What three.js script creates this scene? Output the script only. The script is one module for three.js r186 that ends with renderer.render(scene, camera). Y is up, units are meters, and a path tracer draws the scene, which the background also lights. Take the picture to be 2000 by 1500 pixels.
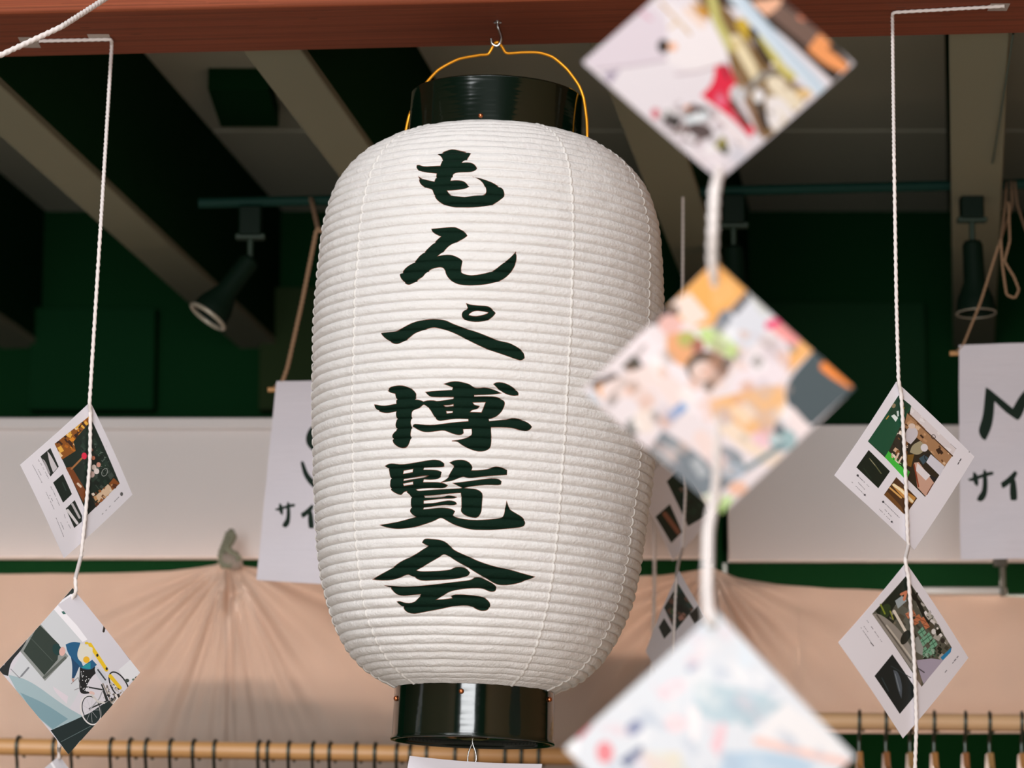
import * as THREE from 'three';
import { mergeGeometries } from 'three/addons/utils/BufferGeometryUtils.js';
import { RoundedBoxGeometry } from 'three/addons/geometries/RoundedBoxGeometry.js';
import { RectAreaLightUniformsLib } from 'three/addons/lights/RectAreaLightUniformsLib.js';
import { ImprovedNoise } from 'three/addons/math/ImprovedNoise.js';

// ------------------------------------------------------------------ camera, light, exposure
const F = 6500, PITCH = Math.atan(1180 / F), EYE = new THREE.Vector3(0, 1.55, 0);
const scene = new THREE.Scene();
const camera = new THREE.PerspectiveCamera((2 * Math.atan(750 / F) * 180) / Math.PI, 4 / 3, 0.1, 60);
camera.position.copy(EYE);
camera.rotation.x = PITCH;
camera.focus = 4.24;
camera.userData.fStop = 5.0;
scene.background = new THREE.Color(0.75, 0.8, 0.85);

RectAreaLightUniformsLib.init();
// daylight in the tall open doorway behind the viewer (mirrored as the bright stripe in the lacquered rings)
const DOOR = { x0: -3.45, x1: 0.35, h: 4.1, z: 6.4 }, HALL = 4.5;
const day = new THREE.RectAreaLight(new THREE.Color(0.97, 0.985, 1.0), 14.8, DOOR.x1 - DOOR.x0, DOOR.h);
day.position.set((DOOR.x0 + DOOR.x1) / 2, DOOR.h / 2, DOOR.z - 0.02);
day.lookAt((DOOR.x0 + DOOR.x1) / 2, DOOR.h / 2, -5);
day.name = 'doorway_daylight';
scene.add(day);
// daylight from a wide skylight in the hall roof, in front of the stall: it lights the upper side of every rib of the lantern
const SKYL = { x0: -3.2, x1: 0.4, z0: -2.4, z1: 0.3 };
const skyl = new THREE.RectAreaLight(new THREE.Color(0.97, 0.985, 1.0), 6.2, SKYL.x1 - SKYL.x0, SKYL.z1 - SKYL.z0);
skyl.position.set((SKYL.x0 + SKYL.x1) / 2, 4.52, (SKYL.z0 + SKYL.z1) / 2);
skyl.rotation.x = -Math.PI / 2;
skyl.name = 'skylight_daylight';
scene.add(skyl);

const renderer = new THREE.WebGLRenderer();
renderer.toneMapping = THREE.LinearToneMapping;
renderer.toneMappingExposure = 0.93;
renderer.shadowMap.enabled = true;

// ------------------------------------------------------------------ helpers
let seed = 7;
const rnd = () => { seed = (seed * 1664525 + 1013904223) >>> 0; return seed / 4294967296; };
const rr = (a, b) => a + (b - a) * rnd();
const noise = new ImprovedNoise();
const V = (x, y, z) => new THREE.Vector3(x, y, z);
const X1 = V(1, 0, 0);
const dirOf = (px, py) => V((px - 1000) / F, (750 - py) / F, -1).applyAxisAngle(X1, PITCH);
const C = (px, py, d) => dirOf(px, py).multiplyScalar(d).add(EYE);                     // at a distance along the view axis
const Pz = (px, py, z) => { const d = dirOf(px, py); return d.multiplyScalar((z - EYE.z) / d.z).add(EYE); };   // on the upright plane at z
const Ph = (px, py, h) => { const d = dirOf(px, py); return d.multiplyScalar((h - EYE.y) / d.y).add(EYE); };   // on the level plane at height h
const lerp = THREE.MathUtils.lerp, clamp = THREE.MathUtils.clamp;
const taken = {};
function numbered(n) { const k = (taken[n] = (taken[n] ?? -1) + 1); return k ? n + '_' + String(k).padStart(3, '0') : n; }
function tag(o, label, category, group, kind) {
  if (label) o.userData.label = label;
  if (category) o.userData.category = category;
  if (group) o.userData.group = group;
  if (kind) o.userData.kind = kind;
  return o;
}
function mesh(name, geo, mat, parent) {
  const m = new THREE.Mesh(geo, mat);
  m.name = parent ? name : numbered(name);
  m.castShadow = m.receiveShadow = true;
  (parent || scene).add(m);
  return m;
}
function thing(name, label, category, group) {
  const g = new THREE.Group();
  g.name = numbered(name);
  scene.add(g);
  return tag(g, label, category, group);
}
function struct(name, geo, mat, label, category) { return tag(mesh(name, geo, mat), label, category, null, 'structure'); }
const mat = (color, roughness = 0.8, more = {}) => new THREE.MeshStandardMaterial({ color, roughness, ...more });
const phys = (color, roughness, more = {}) => new THREE.MeshPhysicalMaterial({ color, roughness, ...more });
function box(x0, x1, y0, y1, z0, z1) {
  const g = new THREE.BoxGeometry(x1 - x0, y1 - y0, z1 - z0);
  return g.translate((x0 + x1) / 2, (y0 + y1) / 2, (z0 + z1) / 2);
}
// a bar between two points; up tells where its height goes; uv runs in metres along it
function bar(a, b, w, h, up = V(0, 1, 0), r = 0.004) {
  const len = a.distanceTo(b), g = new RoundedBoxGeometry(len, h, w, 2, Math.min(r, w / 3, h / 3));
  const pos = g.attributes.position, uv = g.attributes.uv;
  for (let i = 0; i < pos.count; i++) uv.setXY(i, pos.getX(i), pos.getY(i) + pos.getZ(i));
  const ex = b.clone().sub(a).normalize(), ez = ex.clone().cross(up).normalize(), ey = ez.clone().cross(ex);
  const m = new THREE.Matrix4().makeBasis(ex, ey, ez).setPosition(a.clone().add(b).multiplyScalar(0.5));
  return g.applyMatrix4(m);
}
// a cord: a tube whose section has two lobes that wind along it
function cord(points, radius, { lobes = 2, depth = 0.22, turn = 900, step = 0.004, seg = 10, tension = 0.1 } = {}) {
  const curve = new THREE.CatmullRomCurve3(points, false, 'catmullrom', tension);
  const len = curve.getLength(), n = Math.max(4, Math.min(700, Math.round(len / step)));
  const fr = curve.computeFrenetFrames(n, false), pos = [], idx = [];
  for (let i = 0; i <= n; i++) {
    const p = curve.getPointAt(i / n), N = fr.normals[i], B = fr.binormals[i], s = (i / n) * len;
    for (let j = 0; j < seg; j++) {
      const a = (j / seg) * Math.PI * 2, r = radius * (1 + depth * Math.cos(lobes * (a - s * turn / 2)));
      pos.push(p.x + r * (Math.cos(a) * N.x + Math.sin(a) * B.x), p.y + r * (Math.cos(a) * N.y + Math.sin(a) * B.y), p.z + r * (Math.cos(a) * N.z + Math.sin(a) * B.z));
    }
  }
  for (let i = 0; i < n; i++) for (let j = 0; j < seg; j++) {
    const a = i * seg + j, b = i * seg + ((j + 1) % seg), c = a + seg, d = b + seg;
    idx.push(a, b, c, b, d, c);
  }
  for (const [base, flip] of [[0, 1], [n * seg, 0]]) for (let j = 1; j < seg - 1; j++) flip ? idx.push(base, base + j + 1, base + j) : idx.push(base, base + j, base + j + 1);
  const g = new THREE.BufferGeometry();
  g.setAttribute('position', new THREE.Float32BufferAttribute(pos, 3));
  g.setIndex(idx);
  g.computeVertexNormals();
  return g;
}
const wire = (pts, r, tension = 0.5, n = 60, seg = 10) => new THREE.TubeGeometry(new THREE.CatmullRomCurve3(pts, false, 'catmullrom', tension), n, r, seg, false);
// a thin sheet: at(u, v) gives its face; group 0 is the face, group 1 its back and edges
function sheet(at, nu, nv, t) {
  const grid = [], pos = [], uv = [], idx = [[], []];
  for (let j = 0; j <= nv; j++) for (let i = 0; i <= nu; i++) grid.push(at(i / nu, j / nv));
  const g0 = new THREE.BufferGeometry();
  for (const p of grid) pos.push(p.x, p.y, p.z);
  const q = (i, j) => j * (nu + 1) + i;
  const n0 = new THREE.Vector3().crossVectors(at(1, 0.5).sub(at(0, 0.5)), at(0.5, 0).sub(at(0.5, 1))).normalize();   // v runs down, so this faces out
  for (let j = 0; j <= nv; j++) for (let i = 0; i <= nu; i++) uv.push(i / nu, 1 - j / nv);
  const M = grid.length;
  for (const p of grid) pos.push(p.x - n0.x * t, p.y - n0.y * t, p.z - n0.z * t);
  for (let j = 0; j <= nv; j++) for (let i = 0; i <= nu; i++) uv.push(i / nu, 1 - j / nv);
  for (let j = 0; j < nv; j++) for (let i = 0; i < nu; i++) {
    const a = q(i, j), b = q(i + 1, j), c = q(i, j + 1), d = q(i + 1, j + 1);
    idx[0].push(a, c, b, b, c, d);
    idx[1].push(M + a, M + b, M + c, M + b, M + d, M + c);
  }
  const rim = [];
  for (let i = 0; i < nu; i++) rim.push([q(i + 1, 0), q(i, 0)]);
  for (let j = 0; j < nv; j++) rim.push([q(0, j), q(0, j + 1)]);
  for (let i = 0; i < nu; i++) rim.push([q(i, nv), q(i + 1, nv)]);
  for (let j = nv; j > 0; j--) rim.push([q(nu, j), q(nu, j - 1)]);
  let k = pos.length / 3;
  for (const [a, b] of rim) {
    for (const v of [a, b, M + a, M + b]) { pos.push(pos[v * 3], pos[v * 3 + 1], pos[v * 3 + 2]); uv.push(0.01, 0.01); }
    idx[1].push(k, k + 2, k + 1, k + 1, k + 2, k + 3);
    k += 4;
  }
  g0.setAttribute('position', new THREE.Float32BufferAttribute(pos, 3));
  g0.setAttribute('uv', new THREE.Float32BufferAttribute(uv, 2));
  g0.setIndex([...idx[0], ...idx[1]]);
  g0.addGroup(0, idx[0].length, 0);
  g0.addGroup(idx[0].length, idx[1].length, 1);
  g0.computeVertexNormals();
  return g0;
}
function canvas(w, h) { const c = document.createElement('canvas'); c.width = w; c.height = h; return [c, c.getContext('2d')]; }
function canvasTex(c, repeat) {
  const t = new THREE.CanvasTexture(c);
  t.colorSpace = THREE.SRGBColorSpace;
  t.magFilter = THREE.LinearFilter;
  if (repeat) { t.wrapS = t.wrapT = THREE.RepeatWrapping; t.repeat.set(...repeat); }
  return t;
}
function noiseTex(n, f) {
  const d = new Uint8Array(n * n * 4);
  for (let y = 0; y < n; y++) for (let x = 0; x < n; x++) {
    const v = clamp(f(x / n, y / n), 0, 1) * 255, i = (y * n + x) * 4;
    d[i] = d[i + 1] = d[i + 2] = v; d[i + 3] = 255;
  }
  const t = new THREE.DataTexture(d, n, n);
  t.magFilter = THREE.LinearFilter;
  t.wrapS = t.wrapT = THREE.MirroredRepeatWrapping;
  t.needsUpdate = true;
  return t;
}
// a closed outline, rounded where it turns gently
function outline(ctx, pts) {
  const n = pts.length, mid = (a, b) => [(a[0] + b[0]) / 2, (a[1] + b[1]) / 2];
  ctx.beginPath();
  ctx.moveTo(...mid(pts[n - 1], pts[0]));
  for (let i = 0; i < n; i++) {
    const a = pts[(i + n - 1) % n], b = pts[i], c = pts[(i + 1) % n];
    const t = Math.abs(Math.atan2((b[0] - a[0]) * (c[1] - b[1]) - (b[1] - a[1]) * (c[0] - b[0]), (b[0] - a[0]) * (c[0] - b[0]) + (b[1] - a[1]) * (c[1] - b[1])));
    if (t > 1.1) { ctx.lineTo(...b); ctx.lineTo(...mid(b, c)); } else ctx.quadraticCurveTo(...b, ...mid(b, c));
  }
  ctx.closePath();
}
const fill = (ctx, pts, color) => { outline(ctx, pts); ctx.fillStyle = color; ctx.fill(); };
const poly = (ctx, pts, color) => { ctx.beginPath(); pts.forEach((p, i) => (i ? ctx.lineTo(...p) : ctx.moveTo(...p))); ctx.closePath(); ctx.fillStyle = color; ctx.fill(); };
const line = (ctx, pts, color, w) => { ctx.beginPath(); pts.forEach((p, i) => (i ? ctx.lineTo(...p) : ctx.moveTo(...p))); ctx.strokeStyle = color; ctx.lineWidth = w; ctx.lineJoin = ctx.lineCap = 'round'; ctx.stroke(); };
const oval = (ctx, x, y, rx, ry, color, a = 0) => { ctx.beginPath(); ctx.ellipse(x, y, rx, ry, a, 0, 7); ctx.fillStyle = color; ctx.fill(); };
const ring = (ctx, x, y, rx, ry, color, w, a = 0) => { ctx.beginPath(); ctx.ellipse(x, y, rx, ry, a, 0, 7); ctx.strokeStyle = color; ctx.lineWidth = w; ctx.stroke(); };
function splats(ctx, area, colors, n, size) {          // small patches of print inside an area
  ctx.save();
  ctx.beginPath(); area.forEach((p, i) => (i ? ctx.lineTo(...p) : ctx.moveTo(...p))); ctx.closePath(); ctx.clip();
  const xs = area.map((p) => p[0]), ys = area.map((p) => p[1]);
  for (let i = 0; i < n; i++) {
    const x = rr(Math.min(...xs), Math.max(...xs)), y = rr(Math.min(...ys), Math.max(...ys)), s = size * rr(0.4, 1.3), a = rr(0.4, 1.1);
    ctx.save(); ctx.translate(x, y); ctx.rotate(a); ctx.fillStyle = colors[Math.floor(rnd() * colors.length)];
    ctx.fillRect(-s * 0.5, -s * rr(0.2, 0.6), s, s * rr(0.3, 1.1)); ctx.restore();
  }
  ctx.restore();
}

// ------------------------------------------------------------------ surfaces
function woodTex(base, streaks, w = 1024, h = 512) {
  const [c, x] = canvas(w, h);
  x.fillStyle = base; x.fillRect(0, 0, w, h);
  for (let i = 0; i < 900; i++) {
    x.globalAlpha = rr(0.05, 0.3);
    const y0 = rnd() * h, l = rr(100, w), x0 = rr(-200, w);
    line(x, [[x0, y0], [x0 + l / 2, y0 + rr(-3, 3)], [x0 + l, y0 + rr(-5, 5)]], streaks[Math.floor(rnd() * streaks.length)], rr(0.6, 5));
  }
  for (let i = 0; i < 14; i++) { x.globalAlpha = 0.5; oval(x, rnd() * w, rnd() * h, rr(3, 9), rr(2, 4), streaks[0]); }
  x.globalAlpha = 1;
  return c;
}
const beamTex = canvasTex(woodTex('#82422a', ['#532a18', '#97492d', '#65301b', '#a35638']), [0.9, 3.2]);
const M = {
  dark: phys(0x0e3419, 0.9, { specularIntensity: 0.1 }), hallRoof: mat(0x2b2a22, 0.9),
  ceiling: mat(0xb4b19d, 0.9), joistWood: mat(0x82806a, 0.85),
  beam: phys(0xffffff, 0.7, { specularIntensity: 0.35, map: beamTex, bumpMap: beamTex, bumpScale: 0.0006 }),
  hallWall: mat(0x7d6248, 0.9), floor: mat(0xbcb4a8, 0.85),
  lacquer: phys(0x04120a, 0.1, { ior: 1.62, bumpMap: noiseTex(512, (u, v) => 0.5 + 0.3 * noise.noise(u * 14, v * 130, 1) + 0.2 * noise.noise(u * 60, v * 60, 5)), bumpScale: 0.00013 }),
  copper: mat(0xc87a50, 0.3, { metalness: 1 }), gold: mat(0xf0a020, 0.3, { metalness: 0.55 }),
  steel: mat(0xb9bcbc, 0.22, { metalness: 1 }), darkSteel: mat(0x5b6460, 0.3, { metalness: 1 }),
  string: mat(0xe0d7d3, 0.95), twine: mat(0x8d6f54, 0.95),
  board: mat(0xd0cac9, 0.75), paper: mat(0xdad6de, 0.9),
};

// ------------------------------------------------------------------ the building shell
const CEIL = 3.15, BACK = -6.75, BEAM_H = 2.845;
const ZF = DOOR.z + 0.2, MOUTH = -4.5;                                      // the stall lies behind MOUTH, under its own lower ceiling
struct('floor', box(-5.2, 5.2, -0.2, 0, BACK - 0.2, ZF), M.floor, 'pale concrete floor of the whole hall', 'floor');
const ceiling = struct('ceiling', box(-5.2, 5.2, CEIL + 0.012, CEIL + 0.2, BACK - 0.2, MOUTH), M.dark, 'dim stall ceiling with greyish boards between dark joists', 'ceiling');
struct('ceiling_hall', mergeGeometries([box(-5.2, SKYL.x0, HALL, HALL + 0.2, MOUTH, ZF), box(SKYL.x1, 5.2, HALL, HALL + 0.2, MOUTH, ZF), box(SKYL.x0, SKYL.x1, HALL, HALL + 0.2, MOUTH, SKYL.z0), box(SKYL.x0, SKYL.x1, HALL, HALL + 0.2, SKYL.z1, ZF)]), M.hallRoof, 'dark high ceiling of the hall with a wide skylight opening', 'ceiling');
struct('wall_above', box(-5.2, 5.2, BEAM_H + 0.24, HALL, MOUTH, MOUTH + 0.1), M.hallRoof, 'dark wall above the reddish beam', 'wall');
struct('wall_back', box(-5.2, 5.2, 0, CEIL + 0.1, BACK - 0.2, BACK), M.dark, 'dark green black wall at the rear of the stall', 'wall');
struct('wall_left', box(-5.2, -5, 0, HALL, BACK, ZF), M.hallWall, 'brown plaster side wall of the hall', 'wall');
struct('wall_right', box(3.2, 3.4, 0, HALL, BACK, ZF), mat(0xa97b4d, 0.7), 'warm wooden side wall across from the plaster one', 'wall');
struct('wall_front', mergeGeometries([box(-5.2, DOOR.x0, 0, HALL, DOOR.z, ZF), box(DOOR.x1, 5.2, 0, HALL, DOOR.z, ZF), box(DOOR.x0, DOOR.x1, DOOR.h, HALL, DOOR.z, ZF)]), M.hallRoof, 'dark entrance wall pierced by a tall open doorway', 'wall');

// reddish beam that carries the lantern: its underside lies level
{
  const a = Ph(0, 113, BEAM_H), b = Ph(2000, 66, BEAM_H), e = b.clone().sub(a).normalize(), out = V(-e.z, 0, e.x);   // out: towards the viewer
  const w = Math.abs(Ph(500, 15, BEAM_H).sub(a).dot(out)), off = out.clone().multiplyScalar(w / 2);
  const A = a.clone().addScaledVector(e, -1.6).add(off), B = b.clone().addScaledVector(e, 1.6).add(off);
  A.y = B.y = BEAM_H + 0.12;
  tag(mesh('wooden_beam', bar(A, B, w, 0.24, V(0, 1, 0), 0.006), M.beam), 'reddish brown stained wooden beam with screw hook and taped strings', 'beam');
}
// joists running back from the beam, and the boards between them
{
  const JH = 2.85, ba = Ph(0, 113, BEAM_H), bb = Ph(2000, 66, BEAM_H), backZ = (x) => lerp(ba.z, bb.z, (x - ba.x) / (bb.x - ba.x)) - 0.002, p0 = Ph(0, 168, JH), p1 = Ph(381, 525, JH), dir = p1.clone().sub(p0).normalize(), across = V(-dir.z, 0, dir.x);
  const edges = [Ph(0, 168, JH), Ph(595, 108, JH), Ph(1275, 108, JH), Ph(1972, 72, JH)];
  const list = edges.map((p) => p.clone().sub(p0).dot(across)).sort((a, b) => a - b);
  const gap = (list[3] - list[0]) / 3;
  for (let k = 1; k < 3; k++) { list.unshift(list[0] - gap); list.push(list[list.length - 1] + gap); }
  const at = (o, z, y) => { const p = p0.clone().addScaledVector(across, o); p.addScaledVector(dir, (z - p.z) / dir.z); p.y = y; return p; };
  list.forEach((o) => {
    const j = thing('ceiling_joist', 'dark joist with a paler batten below it, running back from the reddish beam', 'joist', 'joists under the ceiling');
    mesh('web', bar(at(o - 0.042, backZ(at(o, -4.5, 0).x), JH + 0.158), at(o - 0.042, BACK, JH + 0.158), 0.082, 0.284), M.dark, j);
    mesh('batten', bar(at(o - 0.042, backZ(at(o, -4.5, 0).x), JH + 0.008), at(o - 0.042, BACK, JH + 0.008), 0.084, 0.016), M.joistWood, j);
  });
  const zs = [-4.66, -5.36, Ph(450, 243, CEIL).z, BACK];
  for (let k = 0; k + 1 < list.length; k++) for (let j = 0; j + 1 < zs.length; j++) {
    const l = list[k] + 0.004, r = list[k + 1] - 0.088, za = zs[j] - 0.008, zb = zs[j + 1] + 0.008;
    const pts = [at(l, za, CEIL), at(r, za, CEIL), at(l, zb, CEIL), at(r, zb, CEIL)];
    mesh('panel', sheet((u, v) => pts[0].clone().lerp(pts[1], u).lerp(pts[2].clone().lerp(pts[3], u), v), 1, 1, -0.012), [M.ceiling, M.ceiling], ceiling);
  }
  const q0 = Ph(407, 120, CEIL), q1 = Ph(545, 196, CEIL);
  tag(mesh('junction_box', box(q0.x, q1.x, CEIL - 0.05, CEIL, q1.z, q0.z), M.dark), 'dark box fixed to the ceiling boards between two joists', 'box');
}
// dark post and horizontal rail that carry the white boards and the drape
const PAN = -5.75;
function slab(x0, y0, x1, y1, z, t) { const a = Pz(x0, y0, z), b = Pz(x1, y1, z); return new RoundedBoxGeometry(b.x - a.x, a.y - b.y, t, 2, 0.004).translate((a.x + b.x) / 2, (a.y + b.y) / 2, z - t / 2); }
tag(mesh('post', slab(1387, 420, 1418, 1700, PAN - 0.012, 0.06), M.dark), 'dark upright post between the two white boards', 'post');
tag(mesh('fascia_board', slab(-700, 815, 1386, 1090, PAN, 0.025), M.board), 'long pale grey board on the dark wall behind the lantern', 'board');
tag(mesh('fascia_board', slab(1420, 829, 2700, 1096, PAN, 0.025), M.board), 'shorter pale grey board beside the dark post, behind the M banner', 'board');
mesh('lip', slab(-700, 815, 1386, 838, PAN + 0.012, 0.012), M.board, scene.getObjectByName('fascia_board'));
tag(mesh('drape_rail', slab(-700, 1072, 1384, 1124, PAN - 0.03, 0.03), M.dark), 'long dark wooden rail along the top of the gathered drape', 'rail');
tag(mesh('drape_rail', slab(1421, 1072, 2700, 1160, PAN - 0.03, 0.03), M.dark), 'deeper dark wooden rail between the shorter pale board and the drape', 'rail');
// faint boards on the dark wall
for (const [x0, y0, x1, y1, col, label] of [[508, 560, 700, 800, 0x2c3a22, 'brownish dark board on the rear wall beside the S banner'], [1480, 590, 1812, 830, 0x1a3a22, 'wide dark board on the rear wall above the white board'], [1420, 180, 1800, 345, 0x24382a, 'dark grey board high on the rear wall under the joists'], [60, 600, 300, 800, 0x10361c, 'narrow dark board on the rear wall above the long pale board']])
  tag(mesh('wall_board', slab(x0, y0, x1, y1, BACK + 0.05, 0.05), phys(col, 0.9, { specularIntensity: 0.1 })), label, 'board');

// ------------------------------------------------------------------ the paper lantern
const LZ = -4.37, TOPPX = [971, 191], BOTPX = [923, 1451];
const PT = Pz(...TOPPX, LZ), PB = Pz(...BOTPX, LZ);
const axis = PT.clone().sub(PB).normalize(), LLEN = PT.distanceTo(PB);
const ez = V(0, 0, 1).addScaledVector(axis, -axis.z).normalize(), ex = axis.clone().cross(ez).normalize();
const depthOf = (p) => p.clone().sub(EYE).dot(dirOf(1000, 750).normalize());
const onAxis = (y) => { const t = (y - TOPPX[1]) / (BOTPX[1] - TOPPX[1]); return Pz(lerp(TOPPX[0], BOTPX[0], t), y, LZ); };
const PROF = [[0, 169.5], [0.02, 212], [0.05, 260.8], [0.09, 298], [0.14, 318.3], [0.2, 328.5], [0.28, 333.8], [0.36, 335.4], [0.45, 333.6], [0.55, 329.4], [0.65, 322.5], [0.75, 311.8], [0.82, 299], [0.88, 278.5], [0.93, 250.5], [0.97, 209.9], [1, 156]].map(([k, r]) => {
  const p = onAxis(278 + k * 1071);
  return new THREE.Vector2(r * depthOf(p) / F, p.clone().sub(PB).dot(axis));
});
const profCurve = new THREE.SplineCurve(PROF);
const PN = 1200, profPts = profCurve.getSpacedPoints(PN);                  // even along the paper
const local = (a, r, th) => PB.clone().addScaledVector(axis, a).addScaledVector(ex, r * Math.sin(th)).addScaledVector(ez, r * Math.cos(th));
const H0 = profPts[PN].y, H1 = profPts[0].y;
const radiusAt = (a) => { let lo = 0, hi = PN; while (hi - lo > 1) { const m = (lo + hi) >> 1; if (profPts[m].y > a) lo = m; else hi = m; } const t = (profPts[lo].y - a) / (profPts[lo].y - profPts[hi].y || 1); return [lerp(profPts[lo].x, profPts[hi].x, t), (lo + t) / PN]; };
// the spot of the paper that a point of the photograph shows: [turn round the axis, share of the way down]
function onPaper(px, py) {
  const d = dirOf(px, py);
  let hit = null;
  for (let z = -4.0; z > -4.5; z -= 0.0005) {
    const p = d.clone().multiplyScalar(z / d.z).add(EYE).sub(PB), a = p.dot(axis);
    if (a < H0 || a > H1) continue;
    const x = p.dot(ex), zz = p.dot(ez), [r, s] = radiusAt(a);
    if (Math.hypot(x, zz) <= r) { hit = [Math.atan2(x, zz), s]; break; }
  }
  return hit;
}
const SPAN = Math.PI;                                                       // the printed half of the paper
const TW = 2048, TH = 2048;
{
  const lantern = thing('paper_lantern', 'white ribbed paper lantern with black brush lettering and black lacquered rings', 'lantern');
  // paper colour and lettering
  const [pc, px] = canvas(TW, TH);
  px.fillStyle = '#eeeae7'; px.fillRect(0, 0, TW, TH);
  for (let i = 0; i < 5000; i++) { px.globalAlpha = rr(0.03, 0.13); px.fillStyle = rnd() < 0.5 ? '#ffffff' : '#d6cdc8'; const w = rr(6, 70); px.fillRect(rnd() * TW, rnd() * TH, w, rr(2, 9)); }
  const seams = [-47.6, -11, 27.7, 65].map((d) => (d * Math.PI) / 180);
  px.globalAlpha = 1;
  const T = (ox, oy, s) => (list) => list.map(([x, y]) => { const h = onPaper(ox + x / s, oy + y / s); return [(h[0] / SPAN + 0.5) * TW, h[1] * TH]; });
  const z4 = T(700, 280, 5), z5 = T(700, 570, 5), z6 = T(700, 730, 4.689), z7 = T(700, 890, 4.545);
  const INK = '#0d2419', EDGE = '#8d5544', PAPER = '#eeeae7';
  const ink = (pts, holes = []) => {
    outline(px, pts); px.strokeStyle = EDGE; px.lineWidth = 2.6; px.stroke(); px.fillStyle = INK; px.fill();
    for (const h of holes) { outline(px, h); px.fillStyle = PAPER; px.fill(); px.strokeStyle = EDGE; px.lineWidth = 1.6; px.stroke(); }
  };
  ink(z4([[785,122],[830,100],[900,85],[950,83],[1000,92],[1060,98],[1100,125],[1080,155],[1030,190],[1012,213],[1085,208],[1135,225],[1160,255],[1145,280],[1100,297],[1010,298],[935,308],[915,345],[907,385],[985,380],[1045,392],[1083,435],[1055,455],[960,468],[870,472],[890,505],[930,525],[1000,535],[1050,543],[1110,528],[1180,520],[1245,510],[1255,480],[1245,435],[1210,385],[1140,342],[1210,365],[1300,395],[1380,435],[1412,465],[1425,520],[1400,550],[1330,597],[1230,625],[1110,638],[1000,634],[930,632],[870,612],[805,585],[765,545],[748,500],[738,460],[680,445],[625,415],[610,385],[600,340],[660,370],[755,390],[765,350],[778,308],[690,300],[620,285],[580,258],[585,232],[610,230],[640,245],[740,242],[812,240],[828,205],[833,158]]));
  ink(z4([[725,845],[800,838],[945,826],[985,845],[1040,870],[1065,910],[1030,938],[950,970],[895,1000],[850,1045],[775,1112],[840,1100],[900,1096],[950,1110],[1005,1140],[1018,1160],[1010,1200],[1000,1250],[1010,1275],[1060,1293],[1110,1300],[1180,1293],[1270,1272],[1340,1243],[1400,1190],[1480,1130],[1532,1070],[1537,1110],[1532,1175],[1500,1245],[1430,1325],[1340,1360],[1230,1387],[1100,1395],[1000,1387],[940,1365],[890,1325],[862,1280],[845,1222],[810,1212],[750,1220],[695,1242],[660,1275],[640,1310],[600,1330],[545,1375],[505,1390],[470,1370],[437,1325],[422,1285],[450,1260],[485,1220],[570,1160],[620,1100],[680,1045],[740,985],[780,945],[820,915],[790,905],[730,870]]));
  ink(z5([[240,408],[290,400],[380,390],[450,360],[540,310],[630,280],[760,268],[860,285],[925,320],[1010,352],[1130,390],[1240,435],[1330,470],[1400,492],[1470,505],[1550,550],[1590,575],[1610,610],[1615,650],[1590,670],[1555,665],[1450,630],[1280,570],[1150,515],[1050,460],[950,410],[860,372],[790,355],[745,348],[680,360],[610,385],[560,410],[525,440],[480,468],[430,500],[390,515],[340,500],[280,455]]));
  ink(z5([[1060,122],[1100,138],[1200,145],[1270,150],[1310,180],[1335,215],[1310,250],[1250,285],[1160,298],[1080,290],[1025,265],[1015,230],[1030,195],[1075,165]]), [z5([[1082,235],[1090,215],[1150,185],[1220,195],[1268,208],[1260,220],[1200,240],[1130,247]])]);
  ink(z6([[280,155],[310,125],[385,112],[440,118],[500,145],[535,180],[540,195],[525,240],[560,243],[600,258],[605,262],[640,250],[700,250],[735,260],[875,235],[877,213],[690,215],[655,205],[625,172],[660,168],[760,160],[865,153],[868,125],[795,97],[850,78],[915,75],[980,90],[1025,105],[1062,135],[1120,135],[1160,130],[1230,145],[1300,182],[1240,192],[1150,195],[1060,198],[1060,215],[1200,212],[1270,218],[1320,245],[1338,270],[1320,330],[1290,370],[1250,400],[1190,415],[1195,440],[1290,430],[1370,420],[1410,410],[1480,420],[1545,455],[1575,490],[1560,515],[1530,527],[1470,515],[1400,495],[1300,490],[1212,490],[1210,530],[1215,580],[1212,640],[1205,680],[1170,705],[1120,715],[1060,705],[990,675],[940,645],[915,622],[862,618],[920,612],[980,595],[1040,570],[1045,540],[1040,505],[960,508],[965,545],[945,562],[900,560],[830,535],[790,517],[700,530],[630,538],[580,525],[530,498],[510,485],[520,468],[545,465],[620,475],[700,475],[790,462],[900,448],[1012,440],[1010,415],[900,410],[800,425],[735,435],[700,390],[670,330],[625,290],[605,280],[580,305],[520,330],[502,350],[495,400],[490,450],[498,500],[488,560],[490,600],[478,650],[455,672],[410,682],[370,668],[330,620],[325,575],[345,545],[365,525],[358,480],[370,440],[362,400],[365,345],[290,363],[230,355],[190,335],[175,310],[172,288],[190,290],[230,300],[280,298],[365,280],[358,200],[355,185],[310,175]]),
    [z6([[788,292],[840,290],[876,282],[876,300],[800,308]]), z6([[810,345],[870,345],[868,360],[815,368]]), z6([[1050,268],[1165,265],[1128,358],[1025,355],[1040,335],[1090,325],[1110,300],[1060,290]])]);
  ink(z6([[1238,100],[1260,85],[1310,85],[1370,105],[1430,145],[1458,175],[1455,200],[1410,205],[1350,190],[1290,150]]));
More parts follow.
